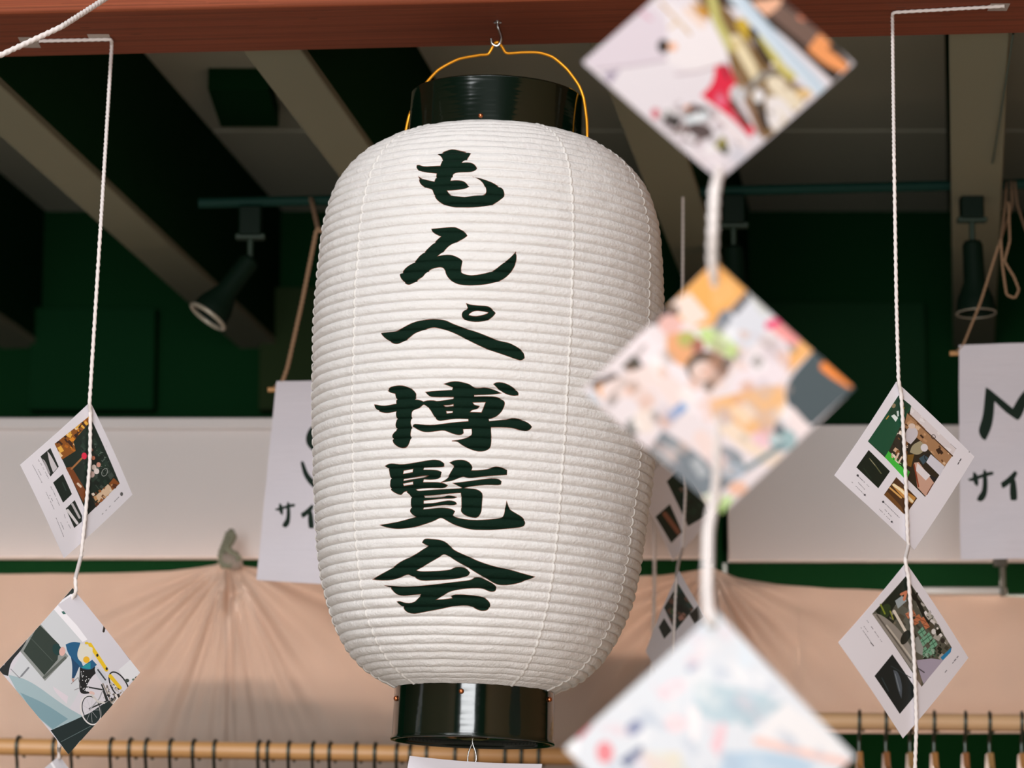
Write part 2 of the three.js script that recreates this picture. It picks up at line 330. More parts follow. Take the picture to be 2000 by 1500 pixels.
  ink(z7([[255,95],[290,75],[330,75],[390,85],[480,75],[640,45],[690,40],[740,50],[768,75],[765,95],[740,100],[590,105],[588,130],[660,130],[720,135],[745,150],[735,185],[715,208],[650,215],[590,210],[585,240],[660,240],[720,240],[770,250],[795,265],[770,285],[730,288],[620,285],[520,300],[540,320],[640,310],[780,300],[910,295],[925,285],[850,247],[920,240],[1000,228],[1130,210],[1180,203],[1240,207],[1265,230],[1260,255],[1235,262],[1150,258],[1050,265],[960,278],[935,290],[990,295],[1050,300],[1090,325],[1102,350],[1095,420],[1092,490],[1080,520],[1060,545],[1030,552],[960,535],[920,505],[915,480],[922,440],[920,390],[915,330],[830,335],[700,350],[590,355],[590,375],[680,375],[770,368],[790,358],[830,358],[870,370],[850,380],[760,380],[680,390],[590,400],[590,430],[690,425],[770,405],[830,400],[870,415],[875,430],[845,440],[760,435],[660,450],[585,458],[585,480],[640,475],[710,465],[770,465],[830,475],[860,495],[840,530],[860,550],[960,570],[1040,575],[1150,570],[1270,558],[1290,530],[1300,480],[1312,410],[1325,455],[1350,490],[1400,520],[1450,550],[1472,585],[1465,620],[1430,635],[1330,645],[1190,658],[1090,658],[1000,655],[920,635],[850,610],[790,575],[735,543],[690,575],[620,600],[540,625],[460,640],[370,650],[290,642],[240,628],[213,617],[290,605],[370,590],[450,568],[520,543],[490,520],[472,495],[480,460],[482,400],[475,350],[445,325],[450,315],[420,320],[400,345],[385,348],[340,330],[305,305],[298,280],[305,240],[300,190],[295,140],[275,110]]),
    [z7([[418,135],[500,120],[498,150],[412,165]]), z7([[415,208],[520,190],[600,178],[630,180],[590,195],[500,210],[415,226]]), z7([[412,250],[498,232],[498,258],[415,270]])]);
  ink(z7([[820,65],[860,45],[920,40],[970,52],[1000,80],[1012,105],[1003,135],[1060,135],[1150,125],[1190,105],[1230,100],[1290,115],[1315,130],[1312,170],[1240,175],[1100,185],[1000,198],[960,195],[935,183],[900,195],[840,225],[750,237],[790,215],[810,180],[840,130],[855,90]]));
  ink(z7([[578,770],[590,745],[610,738],[660,742],[740,750],[790,775],[815,805],[850,840],[950,885],[1080,945],[1230,992],[1350,1015],[1450,1045],[1552,1072],[1480,1105],[1400,1130],[1300,1143],[1225,1138],[1150,1095],[1050,1035],[960,980],[870,930],[800,885],[762,868],[710,905],[620,960],[525,1015],[560,1028],[680,1025],[820,1015],[850,995],[900,988],[960,1000],[990,1035],[975,1065],[900,1085],[800,1095],[680,1100],[580,1105],[530,1090],[480,1060],[450,1045],[380,1080],[310,1100],[200,1102],[140,1095],[200,1065],[280,1020],[330,985],[400,935],[520,880],[590,830],[632,800],[600,785]]));
  ink(z7([[262,1150],[320,1152],[400,1165],[520,1160],[700,1140],[850,1120],[1000,1105],[1030,1082],[1070,1078],[1120,1095],[1190,1130],[1220,1160],[1220,1185],[1200,1200],[1160,1198],[1110,1175],[1020,1170],[900,1180],[810,1200],[760,1235],[690,1275],[760,1272],[840,1262],[825,1245],[860,1228],[950,1230],[1050,1240],[1110,1255],[1160,1290],[1170,1325],[1150,1360],[1110,1370],[1060,1362],[1010,1335],[960,1320],[860,1330],[750,1350],[640,1370],[540,1390],[490,1395],[440,1375],[395,1325],[362,1290],[380,1285],[440,1305],[510,1300],[545,1260],[570,1222],[480,1230],[410,1238],[360,1225],[325,1190],[290,1165]]));
  const paperMap = canvasTex(pc);
  const crinkle = noiseTex(512, (u, v) => 0.5 + 0.3 * noise.noise(u * 22, v * 30, 1) + 0.25 * noise.noise(u * 60, v * 70, 4) + 0.15 * noise.noise(u * 150, v * 150, 9));
  crinkle.channel = 1;
  const paperMat = phys(0xffffff, 0.85, { specularIntensity: 0.15, map: paperMap, bumpMap: crinkle, bumpScale: 0.0012, transmission: 0.22, side: THREE.DoubleSide });
  // ribbed paper: soft lobes with sharp creases over the hoops
  const RIBS = 66, RS = 12, NU = 192, NV = RIBS * RS, pos = [], uv = [], uv1 = [], idx = [];
  const corr = (v, th) => {
    const f = (v * RIBS) % 1, lobe = Math.sqrt(Math.max(0, 1 - (2 * f - 1) ** 2));
    const worn = 0.85 + 0.4 * noise.noise(th * 2.1 + 5, v * 9, 2);
    const endFade = clamp(Math.min(v, 1 - v) * 30, 0.25, 1);
    return 0.0052 * lobe * worn * endFade * (v > 0.84 ? lerp(1, 0.55, (v - 0.84) / 0.16) : 1) + 0.0005 * noise.noise(th * 30, v * 200, 6) + 0.0011 * noise.noise(th * 6, v * 40, 3);
  };
  const frameAt = (v) => { const i = clamp(v * PN, 0, PN - 1e-6), k = Math.floor(i), t = i - k, a = profPts[k], b = profPts[k + 1], tx = b.x - a.x, ty = b.y - a.y, l = Math.hypot(tx, ty); return [lerp(a.x, b.x, t), lerp(a.y, b.y, t), -ty / l, tx / l]; };
  const paperPoint = (v, th, lift) => { const [r, a, nr, na] = frameAt(v); return local(a + na * lift, r + nr * lift, th); };
  for (let j = 0; j <= NV; j++) for (let i = 0; i <= NU; i++) {
    const th = -Math.PI + (i / NU) * 2 * Math.PI, v = j / NV, p = paperPoint(v, th, corr(v, th));
    pos.push(p.x, p.y, p.z); uv.push(th / SPAN + 0.5, 1 - v); uv1.push(th * 0.9, v * 3.4);
  }
  for (let j = 0; j < NV; j++) for (let i = 0; i < NU; i++) { const a = j * (NU + 1) + i, b = a + 1, c = a + NU + 1, d = c + 1; idx.push(a, c, b, b, c, d); }
  const g = new THREE.BufferGeometry();
  g.setAttribute('position', new THREE.Float32BufferAttribute(pos, 3));
  g.setAttribute('uv', new THREE.Float32BufferAttribute(uv, 2));
  g.setAttribute('uv1', new THREE.Float32BufferAttribute(uv1, 2));
  g.setIndex(idx); g.computeVertexNormals();
  const body = mesh('paper_body', g, paperMat, lantern);
  // glued paper seams, raised a little
  const seamMat = phys(0xe8e3de, 0.85, { transmission: 0.2, side: THREE.DoubleSide });
  const turns = [...seams]; for (let k = 1; k < 7; k++) turns.push(seams[3] + (k / 7) * (2 * Math.PI - (seams[3] - seams[0])));
  for (const th0 of turns) {
    if (th0 === seams[1]) continue;                                         // this one lies flat under the lettering
    const sp = [], si = [], n = RIBS * 6, ws = [-0.0024, -0.0009, 0.0009, 0.0024];
    for (let j = 0; j <= n; j++) {
      const v = j / n, [r] = frameAt(v), jag = 0.0006 * noise.noise(v * 260, th0 * 9, 3);
      ws.forEach((w, k) => { const th = th0 + (w + jag) / r, edge = k % 3 === 0, p = paperPoint(v, th, Math.max(corr(v, th), 0) * (edge ? 1 : 0.9) + (edge ? -0.0002 : 0.0014)); sp.push(p.x, p.y, p.z); });
      if (j < n) for (let k = 0; k < 3; k++) { const a = j * 4 + k; si.push(a, a + 4, a + 1, a + 1, a + 4, a + 5); }
    }
    const sg = new THREE.BufferGeometry();
    sg.setAttribute('position', new THREE.Float32BufferAttribute(sp, 3)); sg.setIndex(si); sg.computeVertexNormals();
    mesh('seam', sg, seamMat, body);
  }
  // lacquered rings
  const place = new THREE.Matrix4().makeBasis(ex, axis, ez).setPosition(PB);
  const lathe = (pts) => new THREE.LatheGeometry(pts.map(([r, y]) => new THREE.Vector2(r, y)), 96).applyMatrix4(place);
  const rt = PROF[0].x, ht = PROF[0].y, rb = PROF[PROF.length - 1].x, hb = PROF[PROF.length - 1].y;
  const topRing = mesh('top_ring', lathe([[rt - 0.006, ht - 0.006], [rt - 0.001, ht - 0.006], [rt, ht - 0.004], [rt, LLEN - 0.002], [rt - 0.001, LLEN], [rt - 0.005, LLEN], [rt - 0.006, LLEN - 0.002], [rt - 0.006, ht - 0.006]]), M.lacquer, lantern);
  const rw = rb + 0.0014;
  const botRing = mesh('bottom_ring', lathe([[rb - 0.007, hb + 0.004], [rb - 0.001, hb + 0.004], [rb, hb + 0.001], [rw, 0.006], [rw + 0.002, 0.002], [rw + 0.001, 0], [rw - 0.004, 0], [rw - 0.006, 0.003], [rw - 0.006, 0.008], [0, 0.008], [0, 0.013], [rb - 0.007, 0.013], [rb - 0.007, hb + 0.004]]), M.lacquer, lantern);
  const rivet = (parent, px, py, r) => {
    const d = dirOf(px, py), o = PB.clone();
    let best = null;
    for (let z = -4.1; z > -4.4; z -= 0.0005) { const p = d.clone().multiplyScalar(z / d.z).add(EYE).sub(o); if (Math.hypot(p.dot(ex), p.dot(ez)) <= r) { best = p.add(o); break; } }
    if (!best) return;
    const rel = best.clone().sub(o), n = rel.clone().addScaledVector(axis, -rel.dot(axis)).normalize();
    const s = new THREE.SphereGeometry(0.0036, 14, 8, 0, Math.PI * 2, 0, Math.PI / 2).applyQuaternion(new THREE.Quaternion().setFromUnitVectors(V(0, 1, 0), n)).translate(best.x, best.y, best.z);
    mesh('rivet', s, M.copper, parent);
  };
  rivet(topRing, 939, 226, rt); rivet(botRing, 901, 1350, rb + 0.0006); rivet(botRing, 1073, 1366, rb + 0.001); rivet(botRing, 774, 1364, rb + 0.001);
  // gilt wire bail with a peak, hung on the screw hook
  const h = (x, y, z) => Pz(x, y, LZ + z);
  mesh('bail', wire([h(790, 274, -0.04), h(793, 255, -0.04), h(799, 228, -0.038), h(812, 195, -0.034), h(828, 168, -0.03), h(856, 137, -0.022), h(895, 116, -0.014), h(935, 108, -0.006), h(953, 106, -0.002), h(961, 94, 0), h(967, 84, 0), h(974, 83, 0), h(981, 92, 0.001), h(990, 104, 0.002), h(1020, 102.5, 0.008), h(1052, 103, 0.014), h(1080, 112, 0.02), h(1108, 136, 0.026), h(1130, 166, 0.034), h(1140, 192, 0.038), h(1146, 235, 0.04), h(1147, 268, 0.04), h(1146, 280, 0.036)], 0.002, 0.35, 180), M.gold, lantern);
  // brass plate and eye under the lower ring
  mesh('base_plate', new THREE.CylinderGeometry(0.019, 0.021, 0.003, 5).applyMatrix4(new THREE.Matrix4().makeTranslation(0, 0.006, 0)).applyMatrix4(place), mat(0xb09a6a, 0.35, { metalness: 1 }), lantern);
  const q = (x, y, z = 0) => local(y, Math.hypot(x, z), Math.atan2(x, z));
  mesh('eye_hook', wire([q(0, 0.008, 0.0005), q(0, 0, 0.0005), q(0.0045, -0.012), q(0.0055, -0.022), q(0.003, -0.031), q(0, -0.034), q(-0.003, -0.031), q(-0.0055, -0.022), q(-0.0045, -0.012), q(-0.001, -0.002)], 0.0011, 0.4, 80), M.steel, lantern);
}
// screw hook in the beam
{
  const hk = thing('screw_hook', 'small bright steel screw hook in the reddish beam, carrying the lantern bail', 'hook');
  const b = Pz(972, 42, LZ), y0 = BEAM_H, x = b.x, z = LZ;
  mesh('collar', new THREE.CylinderGeometry(0.0055, 0.0055, 0.002, 16).translate(x, y0 - 0.001, z), M.steel, hk);
  const a = Pz(970, 84, LZ);
  mesh('hook_wire', wire([V(x, y0 + 0.01, z), V(x, y0 - 0.006, z), V(x + 0.002, y0 - 0.012, z), V(x + 0.005, lerp(y0, a.y, 0.75), z + 0.001), V(x + 0.003, a.y - 0.001, z + 0.001), V(a.x, a.y - 0.0042, z), V(a.x - 0.006, a.y - 0.001, z), V(a.x - 0.0075, a.y + 0.006, z)], 0.0026, 0.4, 60), M.steel, hk);
}
// paper slip under the lantern
{
  const d = 4.33, [c0, c1, c2, c3] = [C(800, 1476, d), C(1059, 1492, d), C(740, 1800, d), C(1010, 1815, d)];
  const geo = sheet((u, v) => { const p = c0.clone().lerp(c1, u).lerp(c2.clone().lerp(c3, u), v); p.y -= 0.0028 * Math.sin(Math.PI * u) * (1 - v); p.z += 0.008 * Math.sin(Math.PI * u) * v - 0.004 * Math.abs(u - 0.45); return p; }, 16, 16, 0.0004);
  tag(mesh('paper_slip', geo, [M.paper, M.paper]), 'plain white paper sheet hung from the eye under the lantern', 'paper');
}

// ------------------------------------------------------------------ picture cards on strings
const SIDE = 0.148;
// a square card from its upper, left-hand and right-hand corner; near says which of the two side corners is turned towards the viewer
function makeCard(name, label, group, top, right, left, near, paint, { depth, bend = 0.002, N = 1024 } = {}) {
  const a = [left[0] - top[0], left[1] - top[1]], b = [right[0] - top[0], right[1] - top[1]];
  const dot = a[0] * b[0] + a[1] * b[1], A2 = a[0] ** 2 + a[1] ** 2, B2 = b[0] ** 2 + b[1] ** 2, D = B2 - A2;      // az^2 - bz^2
  const az2 = (D + Math.sqrt(D * D + 4 * dot * dot)) / 2, az = Math.sqrt(az2) * (near === 'left' ? -1 : 1), bz = -dot / az;
  const s = Math.sqrt(A2 + az2), d0 = (depth ? (SIDE * F / s + depth) / 2 : SIDE * F / s);
  const T = C(...top, d0), R = C(...right, d0 + bz * d0 / F), L = C(...left, d0 + az * d0 / F);
  const nrm = new THREE.Vector3().crossVectors(L.clone().sub(T), R.clone().sub(T)).normalize();
  const at = (u, v, lift = 0) => T.clone().addScaledVector(R.clone().sub(T), u).addScaledVector(L.clone().sub(T), v).addScaledVector(nrm, bend * (Math.sin(Math.PI * u) + Math.sin(Math.PI * v)) + lift);
  const geo = sheet((u, v) => at(u, v), 12, 12, 0.0005);
  const [c, x] = canvas(N, N);
  x.fillStyle = '#e3dfe6'; x.fillRect(0, 0, N, N);
  const det = b[0] * a[1] - b[1] * a[0];                                     // photograph pixels to the card's own square
  const frame = (ox, oy, k) => {
    const ia = a[1] / det * N, ib = -b[1] / det * N, ic = -a[0] / det * N, id = b[0] / det * N, tx = ox - top[0], ty = oy - top[1];
    x.setTransform(ia / k, ib / k, ic / k, id / k, ia * tx + ic * ty, ib * tx + id * ty);
  };
  paint(x, frame);
  const m = mesh(name, geo, [mat(0xffffff, 0.55, { map: canvasTex(c) }), M.paper]);
  tag(m, label, 'card', group);
  const px = (X, Y, lift = 0.004) => { const x0 = X - top[0], y0 = Y - top[1]; return at((x0 * a[1] - y0 * a[0]) / det, (b[0] * y0 - b[1] * x0) / det, lift); };
  return { at, px, d0, m, corner: { T, R, L } };
}
const textRows = (x, rows, color = '#77747c') => {          // lines of print too small to read
  for (const [x0, y0, x1, y1, w] of rows) {
    const n = Math.max(3, Math.round(Math.hypot(x1 - x0, y1 - y0) / (w * 1.6)));
    for (let i = 0; i < n; i++) if (rnd() < 0.8) { const t = (i + 0.1) / n, t2 = (i + rr(0.45, 0.75)) / n; line(x, [[lerp(x0, x1, t), lerp(y0, y1, t)], [lerp(x0, x1, t2), lerp(y0, y1, t2)]], color, w * rr(0.35, 0.6)); }
  }
};
const strip1 = 'cards on the string beside the drape tie';
const cardA = makeCard('picture_card', 'white card printed with a blackboard classroom photo and three small dark photos', null, [176.6, 785], [258.7, 966], [39.4, 908], 'left', (x, frame) => {
  frame(20, 770, 4.546);
  const P = [[700, 190], [962, 790], [662, 1068], [380, 440]];
  poly(x, P, '#10241b');
  poly(x, [[700, 190], [700, 250], [610, 340], [545, 420], [562, 500], [440, 578], [380, 440]], '#8e5218');
  splats(x, [[700, 190], [700, 250], [610, 340], [545, 420], [562, 500], [440, 578], [380, 440]], ['#d98a24', '#e8b048', '#402010', '#b8691c', '#f0d0a0', '#2a1408'], 90, 44);
  splats(x, [[690, 300], [910, 720], [780, 860], [640, 700], [600, 420]], ['#1a3226', '#0b1a12', '#24382e', '#3a463e'], 90, 50);
  poly(x, [[470, 650], [520, 640], [650, 860], [625, 960]], '#7a4018');
  line(x, [[520, 660], [620, 560]], '#a87040', 16);
  oval(x, 636, 545, 24, 30, '#e02848'); oval(x, 718, 562, 16, 18, '#c87858'); oval(x, 765, 622, 20, 22, '#d89a88'); oval(x, 722, 645, 22, 24, '#d8c8c0'); oval(x, 745, 680, 25, 26, '#e8dcd8'); oval(x, 703, 708, 24, 28, '#c8aca4'); oval(x, 705, 490, 14, 14, '#a06050');
  for (let i = 0; i < 26; i++) line(x, [[rr(740, 860), rr(430, 700)], [rr(740, 860), rr(430, 700)]].map((p, k, l) => (k ? [l[0][0] + rr(-18, 18), l[0][1] + rr(-12, 12)] : p)), '#a8b4ac', 2.2);
  ring(x, 820, 690, 24, 36, '#c8ccc8', 3, 0.5);
  poly(x, [[735, 900], [850, 795], [905, 845], [770, 955]], '#dcbfa0'); poly(x, [[905, 740], [962, 790], [890, 850], [860, 790]], '#8a4c1e');
  splats(x, [[690, 880], [900, 790], [960, 800], [740, 1000]], ['#e8d8c8', '#9a5a28', '#5a3018', '#c89868'], 40, 34);
  line(x, [[575, 790], [600, 815]], '#e0c8b0', 20);
  poly(x, [[630, 1010], [690, 860], [735, 1000], [662, 1068]], '#0a1610');
  poly(x, [[343, 478], [410, 640], [338, 728], [258, 552]], '#1a2420');
  fill(x, [[316, 505], [345, 540], [398, 650], [362, 692], [332, 610]], '#cdc7cb'); fill(x, [[272, 572], [298, 590], [338, 700], [322, 705]], '#a8a4a8');
  poly(x, [[445, 705], [522, 882], [445, 957], [360, 780]], '#0a1e16'); line(x, [[440, 780], [470, 850]], '#2a4038', 8);
  poly(x, [[546, 935], [614, 1075], [612, 1125], [545, 1182], [468, 1010]], '#121e19'); line(x, [[525, 970], [590, 1090]], '#b8b4b6', 20); line(x, [[485, 1025], [570, 1140]], '#d8d4d6', 24);
  textRows(x, [[240, 580, 252, 612, 10], [258, 610, 330, 760, 9], [228, 650, 262, 720, 9], [190, 625, 268, 785, 9], [340, 815, 352, 845, 10], [355, 840, 415, 985, 9], [330, 890, 365, 960, 9], [292, 850, 370, 1018, 9], [455, 1060, 462, 1085, 9], [462, 1085, 515, 1190, 9], [425, 1130, 455, 1195, 9], [385, 1090, 455, 1260, 9]]);
  textRows(x, [[795, 1065, 960, 905, 14]], '#98959c'); oval(x, 980, 885, 14, 18, '#5a5a5a');
}, { depth: 4.36 });
const cardB = makeCard('picture_card', 'photo card of a cyclist in a blue jacket by a grey wall', null, [141.8, 1148.5], [273.7, 1313.7], [-2, 1308], 'left', (x, frame) => {
  frame(0, 1130, 4.055);
  poly(x, [[575, 60], [1130, 745], [530, 1400], [-30, 720]], '#d0cdd5');
  fill(x, [[420, 200], [700, 560], [620, 900], [420, 1180], [60, 780], [300, 350]], '#c9cdd2');
  fill(x, [[60, 760], [220, 800], [480, 1000], [640, 1090], [400, 1200], [180, 1000]], '#9db4bb');
  fill(x, [[150, 900], [330, 980], [520, 1110], [400, 1190], [250, 1060]], '#7a9ba6');
  fill(x, [[400, 850], [520, 930], [510, 990], [420, 900]], '#d8cfd8');
  poly(x, [[440, 195], [600, 370], [680, 480], [640, 500], [400, 220]], '#eceaf0');
  poly(x, [[575, 60], [600, 100], [490, 175], [450, 190]], '#26302c'); line(x, [[470, 190], [560, 130]], '#e8e8ee', 16); poly(x, [[480, 262], [500, 258], [515, 280], [492, 282]], '#3c6a64');
  line(x, [[600, 100], [820, 370], [1030, 640]], '#241e1c', 9); line(x, [[822, 372], [812, 415]], '#2a2624', 18);
  poly(x, [[300, 345], [525, 612], [340, 808], [152, 575]], '#8a8f8d'); poly(x, [[300, 362], [455, 520], [440, 640], [335, 762], [178, 575]], '#2c3a35'); line(x, [[235, 470], [400, 650]], '#4a5650', 5); line(x, [[335, 780], [500, 625]], '#59605c', 22);
  fill(x, [[-20, 720], [60, 640], [130, 520], [250, 400], [170, 560], [80, 660], [60, 770], [20, 760]], '#20272a'); poly(x, [[0, 640], [60, 590], [90, 560], [30, 690]], '#a0a4ac');
  line(x, [[80, 715], [145, 785], [215, 705]], '#8a8a92', 6); line(x, [[160, 770], [215, 705]], '#7c7f86', 14);
  poly(x, [[385, 1200], [570, 1120], [700, 1060], [790, 1000], [940, 920], [900, 1010], [530, 1400]], '#15282a'); line(x, [[470, 1290], [700, 1170]], '#5a6a6c', 5);
  poly(x, [[930, 720], [1030, 640], [1130, 740], [1000, 840]], '#dcdde2'); splats(x, [[1040, 800], [1110, 735], [1100, 780], [1050, 830]], ['#5c7a6a', '#3a4a44'], 20, 20);
  ring(x, 935, 850, 62, 125, '#1c2225', 11, -0.55); line(x, [[860, 770], [940, 865]], '#e2bb22', 30);
  line(x, [[700, 520], [745, 590], [830, 720]], '#e2bb22', 30); oval(x, 757, 605, 9, 12, '#1a1a1a'); oval(x, 832, 712, 9, 12, '#1a1a1a'); oval(x, 1000, 808, 18, 14, '#3a4440');
  ring(x, 700, 1042, 76, 118, '#dcd8d8', 11, -0.3); ring(x, 706, 1036, 70, 108, '#2a3236', 7, -0.3);
  for (let i = 0; i < 9; i++) line(x, [[702, 1040], [702 + 66 * Math.cos(i * 0.7), 1040 + 100 * Math.sin(i * 0.7)]], '#b8b8bc', 2.5);
  line(x, [[665, 855], [800, 880], [830, 970], [690, 1030]], '#1a2022', 11); line(x, [[800, 880], [770, 950], [690, 1040]], '#9a9aa0', 9); line(x, [[790, 840], [850, 990]], '#20282a', 12); line(x, [[800, 830], [870, 985], [950, 900]], '#8a8078', 10);
  splats(x, [[840, 800], [980, 900], [880, 1000], [800, 960]], ['#2a2a2c', '#6a6460', '#b8b0a8', '#181c1e'], 50, 26);
  fill(x, [[615, 700], [745, 690], [780, 720], [700, 780], [655, 880], [700, 905], [640, 915], [605, 890]], '#13181c'); for (let i = 0; i < 24; i++) oval(x, rr(620, 690), rr(730, 890), 4, 4, '#d8d8dc');
  fill(x, [[740, 690], [830, 750], [840, 830], [790, 830], [730, 730]], '#c3c6ce'); line(x, [[760, 720], [820, 800]], '#3a3f46', 12);
  fill(x, [[505, 520], [560, 497], [622, 505], [605, 600], [640, 690], [715, 640], [752, 680], [700, 725], [615, 708], [570, 650], [520, 590]], '#1c5a82'); fill(x, [[640, 690], [700, 660], [700, 715], [630, 705]], '#20909a');
  fill(x, [[545, 620], [612, 690], [570, 790], [550, 795], [556, 690]], '#1a4468'); oval(x, 560, 800, 10, 16, '#b8948c'); line(x, [[545, 830], [600, 780], [620, 860], [570, 880]], '#6a6468', 4);
  oval(x, 436, 560, 34, 46, '#123a3a', -0.3); oval(x, 478, 575, 24, 36, '#d8aca4', 0.2);
  fill(x, [[622, 512], [720, 545], [716, 620], [668, 672], [610, 652], [590, 595]], '#d9d6ca'); oval(x, 668, 640, 26, 26, '#e5b02c'); oval(x, 673, 508, 16, 10, '#d8b82a');
  oval(x, 710, 905, 24, 14, '#d8b8b0', 0.4); line(x, [[710, 920], [760, 975], [810, 985]], '#c9c5c2', 16); line(x, [[905, 920], [920, 950], [890, 990]], '#dcd4d0', 16);
  line(x, [[530, 1400], [620, 1290], [640, 1280]], '#d8d4d2', 8);
}, { depth: 4.28 });
const cardB2 = makeCard('picture_card', 'pale grey card hanging below the cyclist photo card, only its tip showing', null, [116, 1476], [226, 1626], [-19, 1586], 'left', (x, frame) => { frame(0, 1400, 3.125); poly(x, [[360, 220], [700, 700], [-60, 600]], '#c3c0c6'); line(x, [[300, 260], [330, 312]], '#e8e6ea', 14); }, { depth: 4.26, N: 256 });
const cardC = makeCard('picture_card', 'white card printed with a green workshop photo and two small photos, one golden', null, [1750.8, 745.6], [1903.2, 892], [1629.6, 928.7], 'left', (x, frame) => {
  frame(1620, 730, 4.1667);
  const P = [[557, 176], [1020, 612], [755, 1005], [300, 552]];
  poly(x, P, '#2a2418');
  poly(x, [[557, 176], [660, 265], [560, 430], [440, 680], [300, 552]], '#0c4a31'); poly(x, [[557, 176], [655, 258], [575, 360], [470, 330]], '#123a28');
  poly(x, [[655, 262], [1020, 612], [985, 672], [640, 330]], '#d9d0d2'); splats(x, [[655, 262], [1010, 605], [960, 640], [640, 330]], ['#e6e0e2', '#c8bcbc', '#b0a09a'], 40, 34);
  poly(x, [[620, 320], [985, 672], [915, 765], [770, 600], [590, 430]], '#a57c58'); splats(x, [[620, 320], [985, 672], [915, 765], [770, 600], [590, 430]], ['#c49a74', '#6a4428', '#3a2416', '#b98e68', '#d8b898'], 90, 34);
  line(x, [[700, 400], [990, 670]], '#4a2e1c', 9); line(x, [[640, 330], [760, 450]], '#7a5232', 8);
  poly(x, [[460, 630], [630, 800], [600, 870], [430, 680]], '#3eb73b');
  poly(x, [[490, 345], [515, 330], [545, 360], [525, 392]], '#dfe6e4'); poly(x, [[535, 305], [552, 300], [553, 345], [540, 350]], '#c8d0cc'); oval(x, 590, 277, 10, 10, '#e8d020'); oval(x, 515, 262, 14, 20, '#8a7a5c', 0.5); line(x, [[450, 370], [470, 345]], '#b8903a', 8);
  splats(x, [[560, 430], [620, 560], [600, 790], [480, 680], [500, 560]], ['#1a1c18', '#2c2418', '#7a4e24', '#caa88c', '#101810', '#e8d8c8'], 70, 30);
  fill(x, [[605, 460], [650, 420], [704, 455], [700, 510], [640, 575], [592, 540]], '#cac3c9'); oval(x, 655, 425, 28, 22, '#d8c4b8');
  fill(x, [[650, 580], [720, 545], [768, 590], [740, 640], [690, 665], [632, 640]], '#a0977a'); fill(x, [[610, 660], [668, 655], [640, 760], [592, 742]], '#7c5a22'); oval(x, 752, 602, 30, 32, '#d9d4d8');
  line(x, [[540, 650], [515, 700]], '#d8bca8', 16); line(x, [[565, 680], [540, 725]], '#e0c8b4', 14);
  poly(x, [[705, 690], [750, 660], [790, 690], [740, 740]], '#39505c'); ring(x, 775, 680, 22, 26, '#1c2024', 8); ring(x, 830, 512, 17, 17, '#3a3434', 5);
  poly(x, [[805, 655], [920, 755], [880, 832], [765, 720]], '#d2d0da'); poly(x, [[800, 830], [860, 850], [800, 900], [775, 870]], '#1a1e22');
  poly(x, [[665, 725], [705, 720], [830, 890], [760, 1000], [690, 925]], '#caa08c'); poly(x, [[690, 725], [800, 830], [760, 870], [680, 790]], '#e3dce0'); line(x, [[665, 740], [700, 920]], '#8a3c22', 12); line(x, [[770, 985], [820, 900]], '#6a3a28', 8);
  poly(x, [[305, 622], [470, 795], [377, 932], [208, 762]], '#05190f'); line(x, [[310, 690], [350, 740], [400, 812]], '#5a5c40', 9); line(x, [[318, 700], [352, 745]], '#a09a80', 4); line(x, [[265, 770], [320, 850]], '#183020', 6);
  poly(x, [[520, 842], [690, 1015], [597, 1150], [422, 985]], '#4a2d12'); fill(x, [[480, 900], [510, 895], [680, 1010], [650, 1060], [560, 1000]], '#c28a44'); line(x, [[500, 905], [560, 950], [650, 1040]], '#f2e0b8', 22); line(x, [[470, 930], [560, 1010]], '#d8a45c', 14); poly(x, [[422, 985], [450, 960], [560, 1080], [585, 1145]], '#6e471e');
  textRows(x, [[210, 822, 330, 945, 10], [222, 885, 275, 945, 9], [172, 880, 285, 1000, 9], [410, 1035, 550, 1175, 10], [430, 1105, 485, 1165, 9], [385, 1100, 500, 1220, 9]]);
  oval(x, 218, 828, 9, 9, '#3a3a40'); oval(x, 416, 1042, 9, 9, '#3a3a40'); oval(x, 272, 985, 8, 8, '#44444a'); oval(x, 486, 1205, 8, 8, '#44444a');
  textRows(x, [[1080, 665, 1030, 745, 18]], '#4a484e'); textRows(x, [[975, 570, 1025, 612, 8]]); oval(x, 1135, 636, 4, 4, '#444');
}, { depth: 4.2 });
